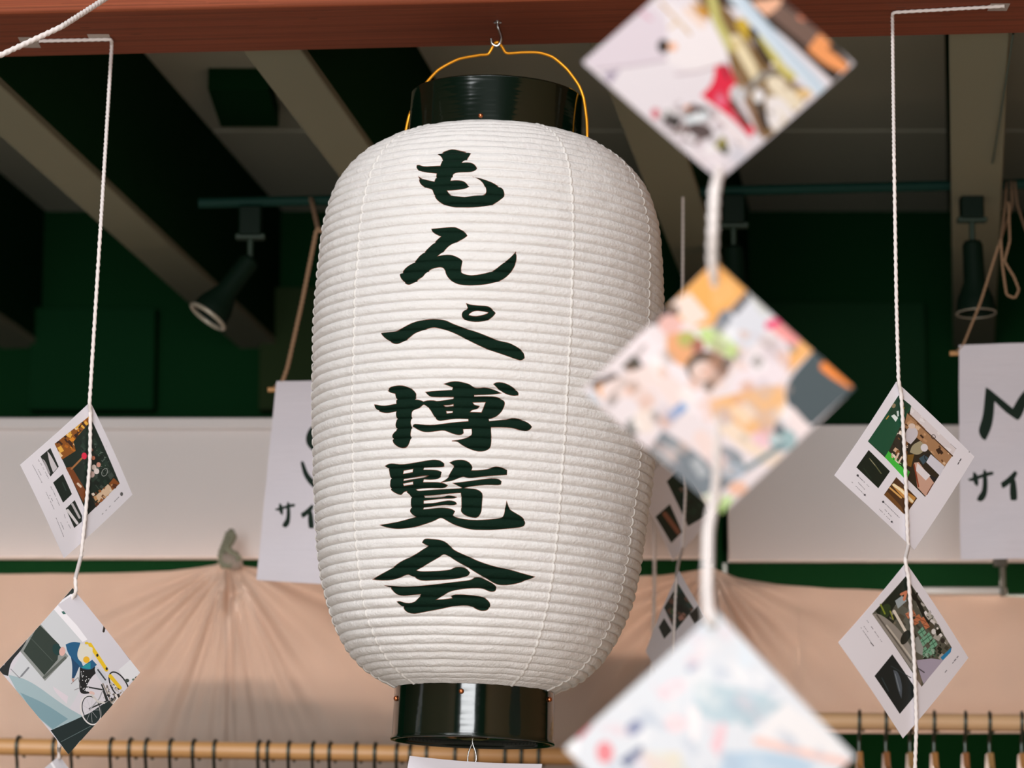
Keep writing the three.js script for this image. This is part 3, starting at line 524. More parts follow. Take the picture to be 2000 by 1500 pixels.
const cardD = makeCard('picture_card', 'white card printed with an orange and green crates photo and one dark photo', null, [1769.5, 1099], [1891.6, 1284.7], [1637.2, 1254.8], 'left', (x, frame) => {
  frame(1620, 1080, 3.947);
  const P = [[582, 180], [932, 728], [685, 1030], [315, 472]];
  poly(x, P, '#57574c');
  splats(x, P, ['#3a3a30', '#88847a', '#1c2418', '#a8a49c', '#4a4436', '#6c6656'], 160, 46);
  fill(x, [[582, 180], [600, 260], [560, 340], [470, 420], [420, 560], [340, 450], [470, 310]], '#0f1d13'); oval(x, 415, 450, 36, 60, '#24391a', 0.4); line(x, [[380, 400], [410, 470]], '#7c8a2a', 12); line(x, [[450, 450], [470, 510]], '#8c9030', 9);
  fill(x, [[315, 472], [380, 470], [520, 590], [640, 780], [650, 900], [620, 920]], '#8f8981'); line(x, [[350, 480], [600, 840]], '#5c564e', 12); line(x, [[480, 450], [560, 600]], '#d8cfc2', 22); line(x, [[420, 560], [640, 860]], '#b8b0a4', 14);
  poly(x, [[490, 370], [545, 330], [580, 370], [510, 430]], '#9aa4a8'); line(x, [[540, 320], [580, 300], [560, 360]], '#c87a58', 20);
  poly(x, [[600, 250], [625, 260], [760, 530], [730, 560]], '#141a14'); line(x, [[620, 330], [680, 380]], '#10140f', 24); line(x, [[640, 360], [665, 310]], '#10140f', 14);
  splats(x, [[640, 240], [930, 720], [880, 700], [720, 480]], ['#d9d4d2', '#b8b4ac', '#e4e0de', '#4c4c44', '#8c8c80'], 70, 40);
  for (const [cx, cy] of [[620, 470], [665, 500], [640, 530], [700, 520], [725, 560], [590, 480]]) { poly(x, [[cx - 26, cy - 10], [cx + 8, cy - 30], [cx + 30, cy + 8], [cx - 4, cy + 28]], '#c07450'); line(x, [[cx - 20, cy - 6], [cx + 20, cy + 6]], '#7c4028', 5); }
  for (const [cx, cy] of [[690, 610], [740, 650], [700, 680], [780, 700], [760, 750], [710, 760]]) { poly(x, [[cx - 34, cy], [cx + 6, cy - 42], [cx + 36, cy + 4], [cx - 2, cy + 42]], '#74a98d'); line(x, [[cx - 20, cy + 10], [cx + 24, cy - 20]], '#2c5840', 6); line(x, [[cx - 10, cy - 20], [cx + 14, cy + 24]], '#3a684c', 5); }
  poly(x, [[630, 660], [660, 640], [700, 730], [690, 790], [640, 760]], '#9a9c98'); oval(x, 560, 650, 30, 60, '#161c14', 0.5); oval(x, 785, 605, 18, 22, '#dcdad8'); oval(x, 858, 675, 18, 20, '#2c2a26'); poly(x, [[800, 600], [840, 580], [850, 610], [810, 640]], '#10180f');
  poly(x, [[838, 805], [932, 725], [922, 765], [856, 828]], '#1c80b4'); splats(x, [[690, 780], [840, 700], [860, 780], [700, 830]], ['#1c3a2a', '#3c7052', '#90b09c', '#101c14'], 40, 30);
  poly(x, [[640, 826], [760, 812], [862, 824], [700, 1008], [680, 960]], '#aaa1b4'); line(x, [[660, 890], [705, 920]], '#4c4650', 9); poly(x, [[640, 880], [680, 960], [685, 1030], [630, 950]], '#7a6e60');
  poly(x, [[458, 780], [655, 1070], [520, 1236], [326, 945]], '#0b191b'); fill(x, [[465, 900], [500, 910], [535, 1010], [530, 1120], [500, 1050]], '#4c5660'); line(x, [[380, 960], [430, 1060]], '#28383c', 8); line(x, [[450, 870], [600, 960]], '#26363a', 6); line(x, [[480, 930], [515, 1060]], '#7a848c', 6);
  textRows(x, [[275, 520, 385, 690, 9], [245, 555, 285, 615, 9], [230, 575, 320, 715, 9]]); line(x, [[300, 690], [320, 715]], '#3a3a40', 6);
  textRows(x, [[985, 795, 870, 925, 17]], '#8a8890');
}, { depth: 4.16 });
// the blurred strip hanging nearer to the viewer
const cardE = makeCard('picture_card', 'photo card with a red sash, bamboo poles and a pale blue pole', null, [1401, -115], [1668, 124], [1138, 122], 'right', (x, frame) => {
  frame(1120, 0, 3.509);
  poly(x, [[985, -420], [1950, 430], [1000, 1290], [40, 430]], '#e6dfe6');
  fill(x, [[985, -420], [1500, 0], [1900, 430], [1780, 560], [1300, 100], [930, 0]], '#2b1d15'); poly(x, [[1300, 60], [1430, 20], [1700, 230], [1620, 330]], '#735a50'); fill(x, [[1600, 330], [1700, 195], [1780, 270], [1740, 330], [1800, 370], [1890, 450], [1850, 500], [1720, 440]], '#f29d60'); oval(x, 1575, 100, 42, 34, '#e88a68'); oval(x, 1720, 180, 24, 18, '#c07a58'); poly(x, [[1210, 0], [1440, -30], [1400, 40], [1320, 100]], '#f0b898');
  fill(x, [[780, -100], [1050, 0], [1300, 420], [1640, 640], [1380, 920], [1310, 970], [1100, 560], [1050, 300], [960, 120]], '#7c5f36');
  line(x, [[940, -60], [980, 120], [1080, 320]], '#c3be72', 60); line(x, [[1150, 150], [1200, 220]], '#c9a832', 80); line(x, [[1230, 200], [1330, 400]], '#2c1a10', 70); line(x, [[1290, 240], [1420, 450], [1500, 520]], '#cdc264', 52); line(x, [[1110, 260], [1200, 420], [1260, 520]], '#e8d9b4', 80); line(x, [[1380, 560], [1520, 700]], '#e9dcc4', 110); line(x, [[1560, 640], [1600, 640]], '#e2c088', 70);
  line(x, [[1090, -60], [1400, 300], [1680, 600]], '#cfdeec', 96); line(x, [[1150, -30], [1700, 590]], '#a8c0d6', 14);
  line(x, [[1200, 600], [1290, 500], [1380, 490]], '#8a8886', 40); line(x, [[1260, 700], [1320, 860]], '#2a1c16', 70); line(x, [[1120, 480], [1290, 920]], '#8c6a50', 46); fill(x, [[1320, 660], [1420, 650], [1520, 780], [1390, 910], [1330, 850]], '#ece6e6'); oval(x, 1270, 650, 40, 50, '#e8e6ea');
  fill(x, [[480, -10], [60, 400], [130, 480], [400, 440], [650, 390], [640, 100]], '#dfd4df'); line(x, [[150, 478], [420, 440], [640, 400]], '#b8a8b4', 14); poly(x, [[200, 500], [320, 470], [250, 580]], '#a89cb0'); line(x, [[450, 60], [530, 120]], '#d8a8bc', 22);
  fill(x, [[640, 0], [760, 60], [960, 150], [1060, 380], [960, 450], [780, 480], [640, 420], [650, 250]], '#efe8ec'); line(x, [[600, 10], [700, 110], [800, 220]], '#c89c60', 16); line(x, [[660, 180], [720, 130], [790, 200]], '#d8b88c', 14); line(x, [[780, 60], [880, 150]], '#efd8cc', 60); fill(x, [[800, 0], [920, 40], [930, 130], [850, 90]], '#c8903a');
  oval(x, 618, 305, 40, 48, '#15120f'); oval(x, 678, 308, 34, 30, '#f2b48e'); line(x, [[700, 500], [860, 480], [1040, 420]], '#b8a4ac', 14);
  fill(x, [[970, 440], [1060, 430], [1120, 560], [1070, 610], [1140, 740], [1250, 900], [1215, 950], [1080, 800], [870, 650], [960, 560]], '#df1f42'); line(x, [[1030, 430], [1060, 520]], '#5a1420', 20); line(x, [[1090, 700], [1190, 850]], '#5a3a34', 50); oval(x, 1010, 690, 26, 40, '#f0688a', -0.6); oval(x, 1130, 640, 60, 50, '#c8c8cc');
  splats(x, [[560, 760], [900, 720], [1050, 900], [1000, 1050], [820, 1010], [640, 900]], ['#4a4442', '#d8d4d8', '#b0a4a8', '#7c6a68', '#efeaf0', '#2c2826'], 46, 90); oval(x, 820, 735, 34, 26, '#3a1c14'); oval(x, 780, 735, 20, 18, '#d88a5a'); oval(x, 560, 780, 30, 40, '#d06a78'); line(x, [[790, 830], [900, 790]], '#dfe8ee', 60); oval(x, 870, 900, 90, 54, '#5a4c4c', 0.3); oval(x, 1010, 990, 44, 60, '#8c8430', -0.4); oval(x, 1040, 1040, 30, 36, '#3c4038'); line(x, [[1020, 880], [960, 970]], '#e8e4ea', 60); line(x, [[980, 780], [1180, 1000]], '#efe4e8', 70); oval(x, 900, 1100, 120, 70, '#e9e0e6'); oval(x, 1130, 1080, 60, 60, '#d8d6e0');
  x.globalAlpha = 0.35; splats(x, [[1050, 200], [1640, 640], [1380, 920], [1100, 560]], ['#3c2a18', '#f0e4c8', '#b89a50', '#6a4c2c'], 60, 60); splats(x, [[500, 760], [1000, 600], [1250, 980], [1000, 1250]], ['#ffffff', '#c8b8c0', '#8c7c80', '#5a4c50'], 60, 60); x.globalAlpha = 1;
});
const cardF = makeCard('picture_card', 'photo card of people with orange cloth on a grey floor', null, [1395, 510], [1668, 758], [1138, 762], 'right', (x, frame) => {
  frame(1120, 490, 2.632);
  poly(x, [[725, 40], [1460, 700], [710, 1430], [30, 720]], '#eadfe2');
  fill(x, [[740, 45], [470, 260], [600, 400], [780, 360], [920, 190]], '#f0ad5c'); fill(x, [[500, 260], [600, 210], [700, 330], [600, 390]], '#f3dcd0'); fill(x, [[700, 150], [820, 150], [840, 230], [720, 300]], '#f3b870');
  fill(x, [[900, 190], [1020, 300], [980, 430], [850, 540], [760, 440], [770, 330]], '#d9dbe4'); line(x, [[830, 300], [900, 220]], '#5c5c62', 40); line(x, [[920, 210], [980, 300]], '#cfd0cc', 50); oval(x, 770, 350, 34, 60, '#7c828c', 0.5);
  fill(x, [[640, 400], [740, 380], [860, 500], [830, 550], [680, 480]], '#c3dc90'); fill(x, [[980, 360], [1060, 330], [1200, 470], [1100, 480]], '#ee9a98'); line(x, [[1000, 380], [1060, 350]], '#e83c78', 34); fill(x, [[1080, 650], [1240, 500], [1180, 440], [1040, 590]], '#f4b673'); fill(x, [[860, 560], [1080, 440], [1120, 560], [1080, 690], [800, 760]], '#efe2e8');
  fill(x, [[1230, 510], [1290, 560], [1450, 700], [1230, 900], [1120, 830], [1075, 690]], '#4a575d'); line(x, [[1290, 590], [1340, 630], [1420, 680]], '#ff9440', 46);
  fill(x, [[480, 420], [600, 400], [640, 500], [570, 590], [480, 540]], '#e8a878'); oval(x, 590, 450, 50, 40, '#b0b860'); line(x, [[420, 350], [520, 300]], '#5a4c48', 50); oval(x, 500, 370, 60, 50, '#e8b8b0'); oval(x, 640, 480, 34, 40, '#a86a58');
  oval(x, 690, 590, 110, 84, '#55493f'); oval(x, 665, 610, 60, 54, '#e9cfc6'); line(x, [[690, 700], [800, 560]], '#4c4440', 46);
  fill(x, [[330, 510], [385, 570], [345, 630], [245, 595]], '#45423a'); line(x, [[120, 690], [210, 650]], '#4c403c', 54); oval(x, 150, 720, 34, 40, '#f0b890'); oval(x, 90, 770, 50, 50, '#d6dae4');
  line(x, [[350, 470], [560, 700], [800, 880]], '#f3e6ea', 130); line(x, [[200, 720], [420, 620], [560, 760]], '#f0dcd8', 110); oval(x, 310, 900, 40, 46, '#6c6a68'); oval(x, 370, 870, 60, 70, '#efe0d8'); line(x, [[500, 850], [570, 790]], '#8fa8d2', 50);
  fill(x, [[700, 760], [1000, 680], [1080, 690], [1100, 800], [1010, 930], [830, 950], [720, 880]], '#f0bd88'); fill(x, [[460, 920], [600, 1010], [720, 1110], [850, 1170], [660, 1340], [360, 1060]], '#79828a'); fill(x, [[380, 1050], [480, 960], [560, 1010], [480, 1120]], '#9aa0a6'); fill(x, [[720, 990], [860, 1020], [900, 1140], [840, 1180], [760, 1080]], '#8c949c');
  line(x, [[660, 960], [760, 1110]], '#efd9d4', 90); line(x, [[790, 900], [930, 1010]], '#f2ddc8', 80); oval(x, 820, 1140, 60, 46, '#aebccb'); oval(x, 1000, 960, 80, 50, '#f0c8d0'); oval(x, 1080, 970, 70, 60, '#9cb8bc'); oval(x, 1010, 1060, 70, 50, '#f0dccc'); line(x, [[1110, 830], [1180, 910]], '#f4e4e4', 70); oval(x, 1060, 910, 24, 40, '#4a565e'); oval(x, 850, 1230, 50, 40, '#f0c0a8'); line(x, [[900, 1120], [1080, 1000]], '#6e868e', 30);
  x.globalAlpha = 0.4; splats(x, [[350, 480], [700, 350], [1150, 480], [1100, 950], [700, 1250], [150, 800]], ['#ffffff', '#e8c0b0', '#a89890', '#5c5450', '#f0d0c0', '#c8b8c0', '#d89c7c'], 110, 90); x.globalAlpha = 1;
  fill(x, [[610, 1320], [700, 1260], [830, 1280], [730, 1430], [690, 1420]], '#bfe690'); oval(x, 720, 1290, 60, 34, '#f0f2dc');
});
const cardG = makeCard('picture_card', 'bright washed-out photo card in pale blue, white and pink', null, [1398, 1193], [1670, 1478], [1103, 1462], 'right', (x, frame) => {
  frame(1080, 1160, 3.279);
  poly(x, [[1030, 80], [1960, 1060], [980, 2000], [50, 1000]], '#dfe3ea');
  fill(x, [[830, 200], [1030, 90], [1110, 160], [1000, 260], [900, 300]], '#dbe5ee'); fill(x, [[900, 540], [1400, 640], [1340, 760], [1100, 840], [900, 740]], '#bcd0da'); fill(x, [[1100, 700], [1500, 680], [1240, 860]], '#b4c8d3'); fill(x, [[1200, 250], [1300, 430], [1180, 480]], '#dde6ef'); oval(x, 890, 460, 40, 24, '#9fb0c8', -0.6); oval(x, 520, 850, 60, 44, '#8890b0', -0.7);
  fill(x, [[140, 900], [260, 780], [270, 820], [170, 930]], '#d8405a'); oval(x, 330, 1010, 54, 70, '#e88c94'); oval(x, 110, 970, 60, 70, '#f3f4f8'); fill(x, [[420, 1060], [560, 960], [580, 1010], [470, 1110]], '#6e7898'); oval(x, 760, 600, 90, 44, '#f1d8e0', -0.5); oval(x, 780, 820, 70, 50, '#f0d4da'); fill(x, [[1000, 960], [1080, 800], [1110, 840], [1060, 1040]], '#eec6cf'); fill(x, [[860, 700], [930, 720], [940, 900], [880, 940]], '#f6f0f2');
  fill(x, [[1280, 900], [1480, 680], [1700, 830], [1900, 1040], [1700, 1020], [1400, 960]], '#eceaec'); line(x, [[1300, 930], [1600, 1010], [1880, 1080]], '#efc9c0', 50); fill(x, [[1100, 1000], [1500, 1000], [1700, 1100], [1300, 1300], [1050, 1150]], '#b9cfe2'); fill(x, [[560, 1000], [800, 1000], [900, 1200], [700, 1300]], '#e4ded0');
  x.globalAlpha = 0.3; splats(x, [[1030, 120], [1800, 1060], [980, 1800], [150, 1000]], ['#ffffff', '#c8d8e4', '#e8c8d0', '#a8b8cc', '#f4f0f0', '#dce8ee'], 150, 110); x.globalAlpha = 1;
});
// the smaller strip hanging in the shade behind the lantern
const cardH = makeCard('picture_card', 'shaded card with a small amber photo, hanging in front of the dark post', null, [1343, 846], [1408, 988], [1247, 953], 'left', (x, frame) => {
  frame(1230, 850, 3.66);
  poly(x, [[430, 100], [640, 550], [300, 900], [100, 420]], '#e3dfe6'); poly(x, [[270, 490], [358, 690], [283, 768], [172, 580]], '#0e2418'); line(x, [[235, 560], [330, 690]], '#8a5a44', 34); poly(x, [[380, 200], [560, 560], [400, 650], [250, 330]], '#122a1e'); splats(x, [[380, 200], [560, 560], [400, 650], [250, 330]], ['#1c3a2a', '#3a3a2c', '#0c1a12', '#6a5c50'], 40, 40);
}, { depth: 5.35, N: 256 });
const cardI = makeCard('picture_card', 'shaded card with a dark garden photo, hanging below the amber photo card', null, [1326, 1115], [1407, 1249], [1261, 1272], 'right', (x, frame) => {
  frame(1230, 850, 3.66);
  poly(x, [[350, 950], [640, 1330], [420, 1900], [110, 1500]], '#e3dfe6'); poly(x, [[350, 1060], [470, 1240], [345, 1400], [255, 1230]], '#16281f'); splats(x, [[350, 1060], [470, 1240], [345, 1400], [255, 1230]], ['#6a4a3c', '#1a3a36', '#3a5a34', '#0c1612', '#a8786a'], 50, 40); poly(x, [[258, 1305], [318, 1395], [262, 1455], [217, 1370]], '#0a2420'); poly(x, [[500, 1220], [540, 1300], [480, 1350], [440, 1280]], '#2a2a24');
}, { depth: 5.35, N: 256 });

// strings
const N3 = (card, u, v, l = 0.004) => card.at(u, v, l);
{
  const top = Ph(218, 79, BEAM_H);
  const s = thing('string', 'white string taped to the beam, carrying the blackboard and cyclist photo cards', 'string');
  mesh('twisted_cord', cord([Ph(76, 80, BEAM_H - 0.003), Ph(214, 77, BEAM_H - 0.003), Ph(218, 80, BEAM_H - 0.004), C(218, 92, depthOf(top)), C(196, 450, 4.36), C(175, 785, cardA.d0 - 0.012), cardA.px(172, 803), cardA.px(167, 900), cardA.px(158, 1000), cardA.px(152, 1072), cardA.px(150, 1088), C(147, 1130, cardB.d0), cardB.px(144, 1155, 0.006), cardB.px(143, 1163, 0.001), cardB.px(141, 1175, -0.004), cardB.px(135, 1310, -0.012), cardB.px(118, 1435, -0.012), cardB.px(116, 1458, -0.006), C(115, 1466, cardB2.d0 - 0.01), cardB2.px(114, 1482, 0.003)], 0.0024, { tension: 0.05 }), M.string, s);
  const tape = phys(0xd8c8bc, 0.35, { transmission: 0.55 });
  for (const [x0, y0, x1, y1] of [[35, 72, 80, 92], [170, 66, 216, 74]]) { const p = Ph(x0, y0, BEAM_H), q = Ph(x1, y1, BEAM_H); mesh('tape', box(p.x, q.x, BEAM_H - 0.001, BEAM_H - 0.0006, Math.min(p.z, q.z), Math.max(p.z, q.z)), tape, s); }
}
{
  const s = thing('string', 'white string taped to the beam, carrying the green workshop and crates cards', 'string');
  const k = Ph(1745, 25, BEAM_H);
  mesh('twisted_cord', cord([Ph(1962, 12, BEAM_H - 0.003), Ph(1749, 24, BEAM_H - 0.003), Ph(1744, 26, BEAM_H - 0.004), C(1743, 36, depthOf(k)), C(1746, 300, 4.26), C(1751, 600, 4.2), C(1755, 742, cardC.d0 - 0.008), cardC.px(1755, 768), cardC.px(1758, 900), cardC.px(1764, 1045), cardC.px(1766, 1068), C(1768, 1092, cardD.d0 - 0.006), cardD.px(1766, 1116), cardD.px(1768, 1124), cardD.px(1774, 1290), cardD.px(1780, 1410), C(1785, 1560, cardD.d0 - 0.01)], 0.0023, { tension: 0.05 }), M.string, s);
  const tape = phys(0xd8c8bc, 0.35, { transmission: 0.55 }), p = Ph(1935, 6, BEAM_H), q = Ph(1966, 20, BEAM_H);
  mesh('tape', box(p.x, q.x, BEAM_H - 0.001, BEAM_H - 0.0006, Math.min(p.z, q.z), Math.max(p.z, q.z)), tape, s);
}
tag(mesh('string', cord([C(1408, -420, 2.58).setY(HALL), C(1406, -420, 2.58), C(1402, -110, cardE.d0 - 0.004), N3(cardE, 0.06, 0.06, -0.003), N3(cardE, 0.95, 0.95, -0.003), C(1395, 380, 2.56), C(1392, 460, 2.55), C(1391, 505, cardF.d0 - 0.006), N3(cardF, 0.04, 0.05), N3(cardF, 0.1, 0.1, -0.004), N3(cardF, 0.5, 0.5, -0.005), N3(cardF, 0.83, 0.86, 0.002), N3(cardF, 0.9, 0.95, 0.006), C(1383, 1040, 2.53), C(1381, 1150, 2.46), C(1384, 1200, cardG.d0 - 0.008), N3(cardG, 0.03, 0.06)], 0.0036, { tension: 0.1 }), M.string), 'thick white string carrying the red sash, orange cloth and washed-out photo cards', 'string');
tag(mesh('string', cord([C(1334, 385, 5.48), C(1333, 600, 5.45), C(1332, 840, cardH.d0 - 0.01), cardH.px(1331, 870), cardH.px(1330, 960), cardH.px(1326, 1070), C(1325, 1100, 5.2), cardI.px(1326, 1128), cardI.px(1326, 1250), cardI.px(1325, 1380), C(1324, 1560, 5.0)], 0.0022), M.string), 'thin tan string in the shade, carrying the amber photo card and the garden card', 'string');
tag(mesh('string', cord([C(1279, 1000, 5.55), C(1278, 1150, 5.52), C(1274, 1320, 5.5), C(1272, 1540, 5.5)], 0.003), M.string), 'plain tan string in the shade beside the lantern', 'string');
tag(mesh('rope', cord([Ph(236, -6, BEAM_H - 0.004).add(V(0, 0, 0.03)), C(120, 52, 4.22), C(0, 108, 4.16), C(-160, 182, 4.1), C(-900, 530, 3.95)], 0.0034, { tension: 0.1 }), M.string), 'thicker white rope slanting from the reddish beam across the taped string', 'rope');

// ------------------------------------------------------------------ brush-lettered banners
function glyphs(x, T2) {
  const sa = [[[98,938],[150,920],[240,890],[265,895],[262,912],[200,925],[120,955]], [[135,890],[158,900],[170,960],[160,985],[140,970],[130,930]], [[205,875],[222,890],[228,1000],[215,1060],[185,1082],[158,1070],[165,1045],[195,1010],[195,900]]];
  const i = [[[310,965],[350,940],[400,890],[417,905],[400,945],[340,995],[320,998]], [[370,960],[395,935],[408,960],[420,1070],[405,1080],[375,1075],[368,1030]]];
  const zu = [[[470,905],[560,890],[578,905],[545,980],[492,1060],[468,1078],[480,1050],[528,970],[540,922],[475,928]], [[530,985],[545,980],[600,1050],[585,1068],[522,1002]], [[575,868],[590,872],[598,895],[586,895]], [[600,858],[615,862],[622,885],[610,885]]];
  for (const s of [...sa, ...i, ...zu]) fill(x, s.map(T2), '#0b2015');
}
function banner(label, name, c, z, bow, paint) {
  const b = thing(name, label, 'banner');
  const P = c.map(([x, y]) => Pz(x, y, z));
  const [cv, x] = canvas(512, 1024);
  x.fillStyle = '#d0cad1'; x.fillRect(0, 0, 512, 1024);
  for (let i = 0; i < 500; i++) { x.globalAlpha = 0.05; x.fillStyle = rnd() < 0.5 ? '#ffffff' : '#9a949c'; x.fillRect(rnd() * 512, rnd() * 1024, rr(20, 160), rr(1, 4)); }
  x.globalAlpha = 1;
  const to = ([px, py]) => { const v = (py - c[0][1]) / (c[2][1] - c[0][1]), xl = lerp(c[0][0], c[2][0], v), xr = lerp(c[1][0], c[3][0], v); return [((px - xl) / (xr - xl)) * 512, v * 1024]; };
  paint(x, to);
  const geo = sheet((u, v) => { const p = P[0].clone().lerp(P[1], u).lerp(P[2].clone().lerp(P[3], u), v); p.z += bow * Math.sin(Math.PI * v) + 0.003 * noise.noise(u * 3, v * 6, bow * 90) + 0.002 * Math.sin(v * 21 + u * 3); return p; }, 14, 26, 0.0012);
  mesh('cloth', geo, [mat(0xffffff, 0.95, { map: canvasTex(cv) }), mat(0xc8c2c8, 0.95)], b);
  const e = P[1].clone().sub(P[0]).normalize(), a0 = P[0].clone().addScaledVector(e, -0.014), a1 = P[1].clone().addScaledVector(e, 0.014);
  a0.y -= 0.012; a1.y -= 0.012;
  mesh('dowel', wire([a0, a0.clone().lerp(a1, 0.5), a1], 0.0042, 0.5, 8, 12).translate(0, 0, -0.006), mat(0xb98a58, 0.6), b);
  return b;
}
const bs = banner('pale cloth banner brushed with a black S above small katakana', 'size_banner', [[540, 745], [742, 741], [501, 1133], [716, 1146]], -5.2, 0.006, (x, to) => {
  const S = [[690, 838], [668, 818], [640, 818], [612, 838], [606, 862], [622, 880], [655, 890], [690, 905], [697, 930], [680, 950], [650, 957], [620, 950], [600, 930], [591, 906]].map(to);
  x.lineCap = 'round';
  const curve = new THREE.SplineCurve(S.map((p) => new THREE.Vector2(...p))).getPoints(120);
  curve.forEach((p, i) => oval(x, p.x, p.y, 15 + 6 * Math.sin((i / 120) * Math.PI) - (i > 100 ? (i - 100) * 0.35 : 0), 11, '#0b2015', -0.4));
  glyphs(x, ([gx, gy]) => to([558 + 0.78 * (gx - 185) / 3.261, 1006 + 0.78 * (gy - 980) / 3.261]));
});
const bm = banner('pale cloth banner brushed with a black M above small katakana', 'size_banner', [[1873, 674], [2078, 668], [1876, 1094], [2082, 1088]], -5.2, -0.004, (x, to) => {
  const T2 = ([gx, gy]) => to([1860 + gx / 3.261, 650 + gy / 3.261]);
  fill(x, [[215,352],[240,365],[300,420],[385,495],[420,430],[457,385],[480,362],[505,390],[540,520],[562,640],[548,690],[515,690],[500,620],[482,500],[472,470],[450,530],[430,562],[415,570],[385,550],[330,510],[270,445],[262,560],[245,630],[215,690],[190,680],[168,635],[175,600],[195,540],[205,450]].map(T2), '#0b2015');
  glyphs(x, T2);
});
const tw = (label, pts, r = 0.003) => tag(mesh('hanging_twine', cord(pts, r, { turn: 700 }), M.twine), label, 'twine');
const tz = (x, y, z = -5.2) => Pz(x, y, z - 0.002);
tw('brown twine holding up the S banner from the dark pipe', [tz(536, 758), tz(552, 744), tz(562, 715), tz(590, 590), tz(617, 455), tz(621, 447), tz(611, 402, -5.33), tz(608, 391, -5.405), tz(606, 386, -5.42), tz(605, 392, -5.434)], 0.0036);
tw('second leg of brown twine knotted toward the lantern side of the S banner', [tz(621, 449), tz(640, 458), tz(690, 590), tz(735, 738), tz(745, 756)], 0.0032);
tw('brown twine holding up the M banner from the dark pipe', [tz(1868, 688), tz(1882, 672), tz(1915, 590), tz(1950, 480), tz(1977, 400, -5.34), tz(1975, 357, -5.405), tz(1974, 352, -5.42), tz(1973, 358, -5.434)], 0.0021);
tw('loose looped end of brown twine above the M banner', [tz(1968, 358, -5.434), tz(1967, 352, -5.42), tz(1966, 358, -5.405), tz(1964, 395, -5.3), tz(1955, 470), tz(1958, 520), tz(1966, 575), tz(1982, 582), tz(1990, 566), tz(1980, 540), tz(1962, 510), tz(1972, 470), tz(1970, 395, -5.24)], 0.002);
tw('short stray end of brown twine on the dark pipe', [tz(1984, 358, -5.434), tz(1983, 352, -5.42), tz(1982, 358, -5.405), tz(1987, 400, -5.34), tz(2010, 470), tz(2040, 560)], 0.002);
tag(mesh('cable', wire([Ph(1979, 66, 2.846), Ph(1966, 150, 2.846), Ph(1940, 310, 2.846), Pz(1930, 338, -5.42), Pz(1935, 352, -5.42), Pz(1962, 357, -5.42)], 0.0016, 0.3, 80), mat(0x4f5c50, 0.7)), 'thin grey cable along a joist down to the dark pipe', 'cable');

// ------------------------------------------------------------------ pipe with spotlights
{
  const z = -5.42, a = Pz(388, 397, z), b = Pz(2300, 352, z);
  const e = b.clone().sub(a);
  tag(mesh('ceiling_pipe', wire([a, a.clone().addScaledVector(e, 0.5), b], 0.0085, 0.5, 10, 20), phys(0x0c2e26, 0.6, { specularIntensity: 0.25 })), 'dark horizontal pipe under the joists, carrying spotlights', 'pipe');
  const black = phys(0x06180e, 0.6, { specularIntensity: 0.25 }), grey = phys(0x2c3a30, 0.5, { specularIntensity: 0.4 });
  const spot = (px, label, tip, len, rim) => {
    const t = (px - 388) / 1912, p = a.clone().addScaledVector(e, t), g = thing('spotlight', label, 'spotlight', 'spotlights on the pipe');
    mesh('adapter', new RoundedBoxGeometry(0.038, 0.05, 0.034, 2, 0.004).translate(p.x, p.y - 0.034, p.z), black, g);
    mesh('stem', new THREE.CylinderGeometry(0.005, 0.005, 0.05, 12).translate(p.x, p.y - 0.078, p.z), grey, g);
    mesh('clamp', new RoundedBoxGeometry(0.05, 0.009, 0.02, 2, 0.003).translate(p.x, p.y - 0.06, p.z), grey, g);
    const d = tip.clone().normalize(), o = p.clone().add(V(0, -0.1, 0)), turn = new THREE.Quaternion().setFromUnitVectors(V(0, -1, 0), d);
    const head = mesh('head', new THREE.LatheGeometry([[0, 0.005], [0.014, 0.003], [0.017, -0.004], [0.018, -len * 0.55], [0.03, -len * 0.8], [0.034, -len], [0.031, -len], [0.014, -len * 0.6], [0, -len * 0.6]].map(([r, y]) => new THREE.Vector2(r, y)), 40).applyQuaternion(turn).translate(o.x, o.y, o.z), black, g);
    mesh('rim', new THREE.TorusGeometry(0.0325, rim, 8, 40).rotateX(Math.PI / 2).translate(0, -len, 0).applyQuaternion(turn).translate(o.x, o.y, o.z), mat(0x9c9484, 0.4, { metalness: 0.3 }), head);
  };
  spot(490, 'black spotlight on the pipe, tilted away from the lantern', V(-0.55, -0.8, 0.12), 0.12, 0.004);
  spot(1431, 'black spotlight on the pipe beside the thick string, pointing straight down', V(0.03, -1, 0.1), 0.1, 0.0015);
  spot(1896, 'black spotlight on the pipe beside the loose twine loop, pointing straight down', V(0.02, -1, 0.05), 0.12, 0.0015);
}

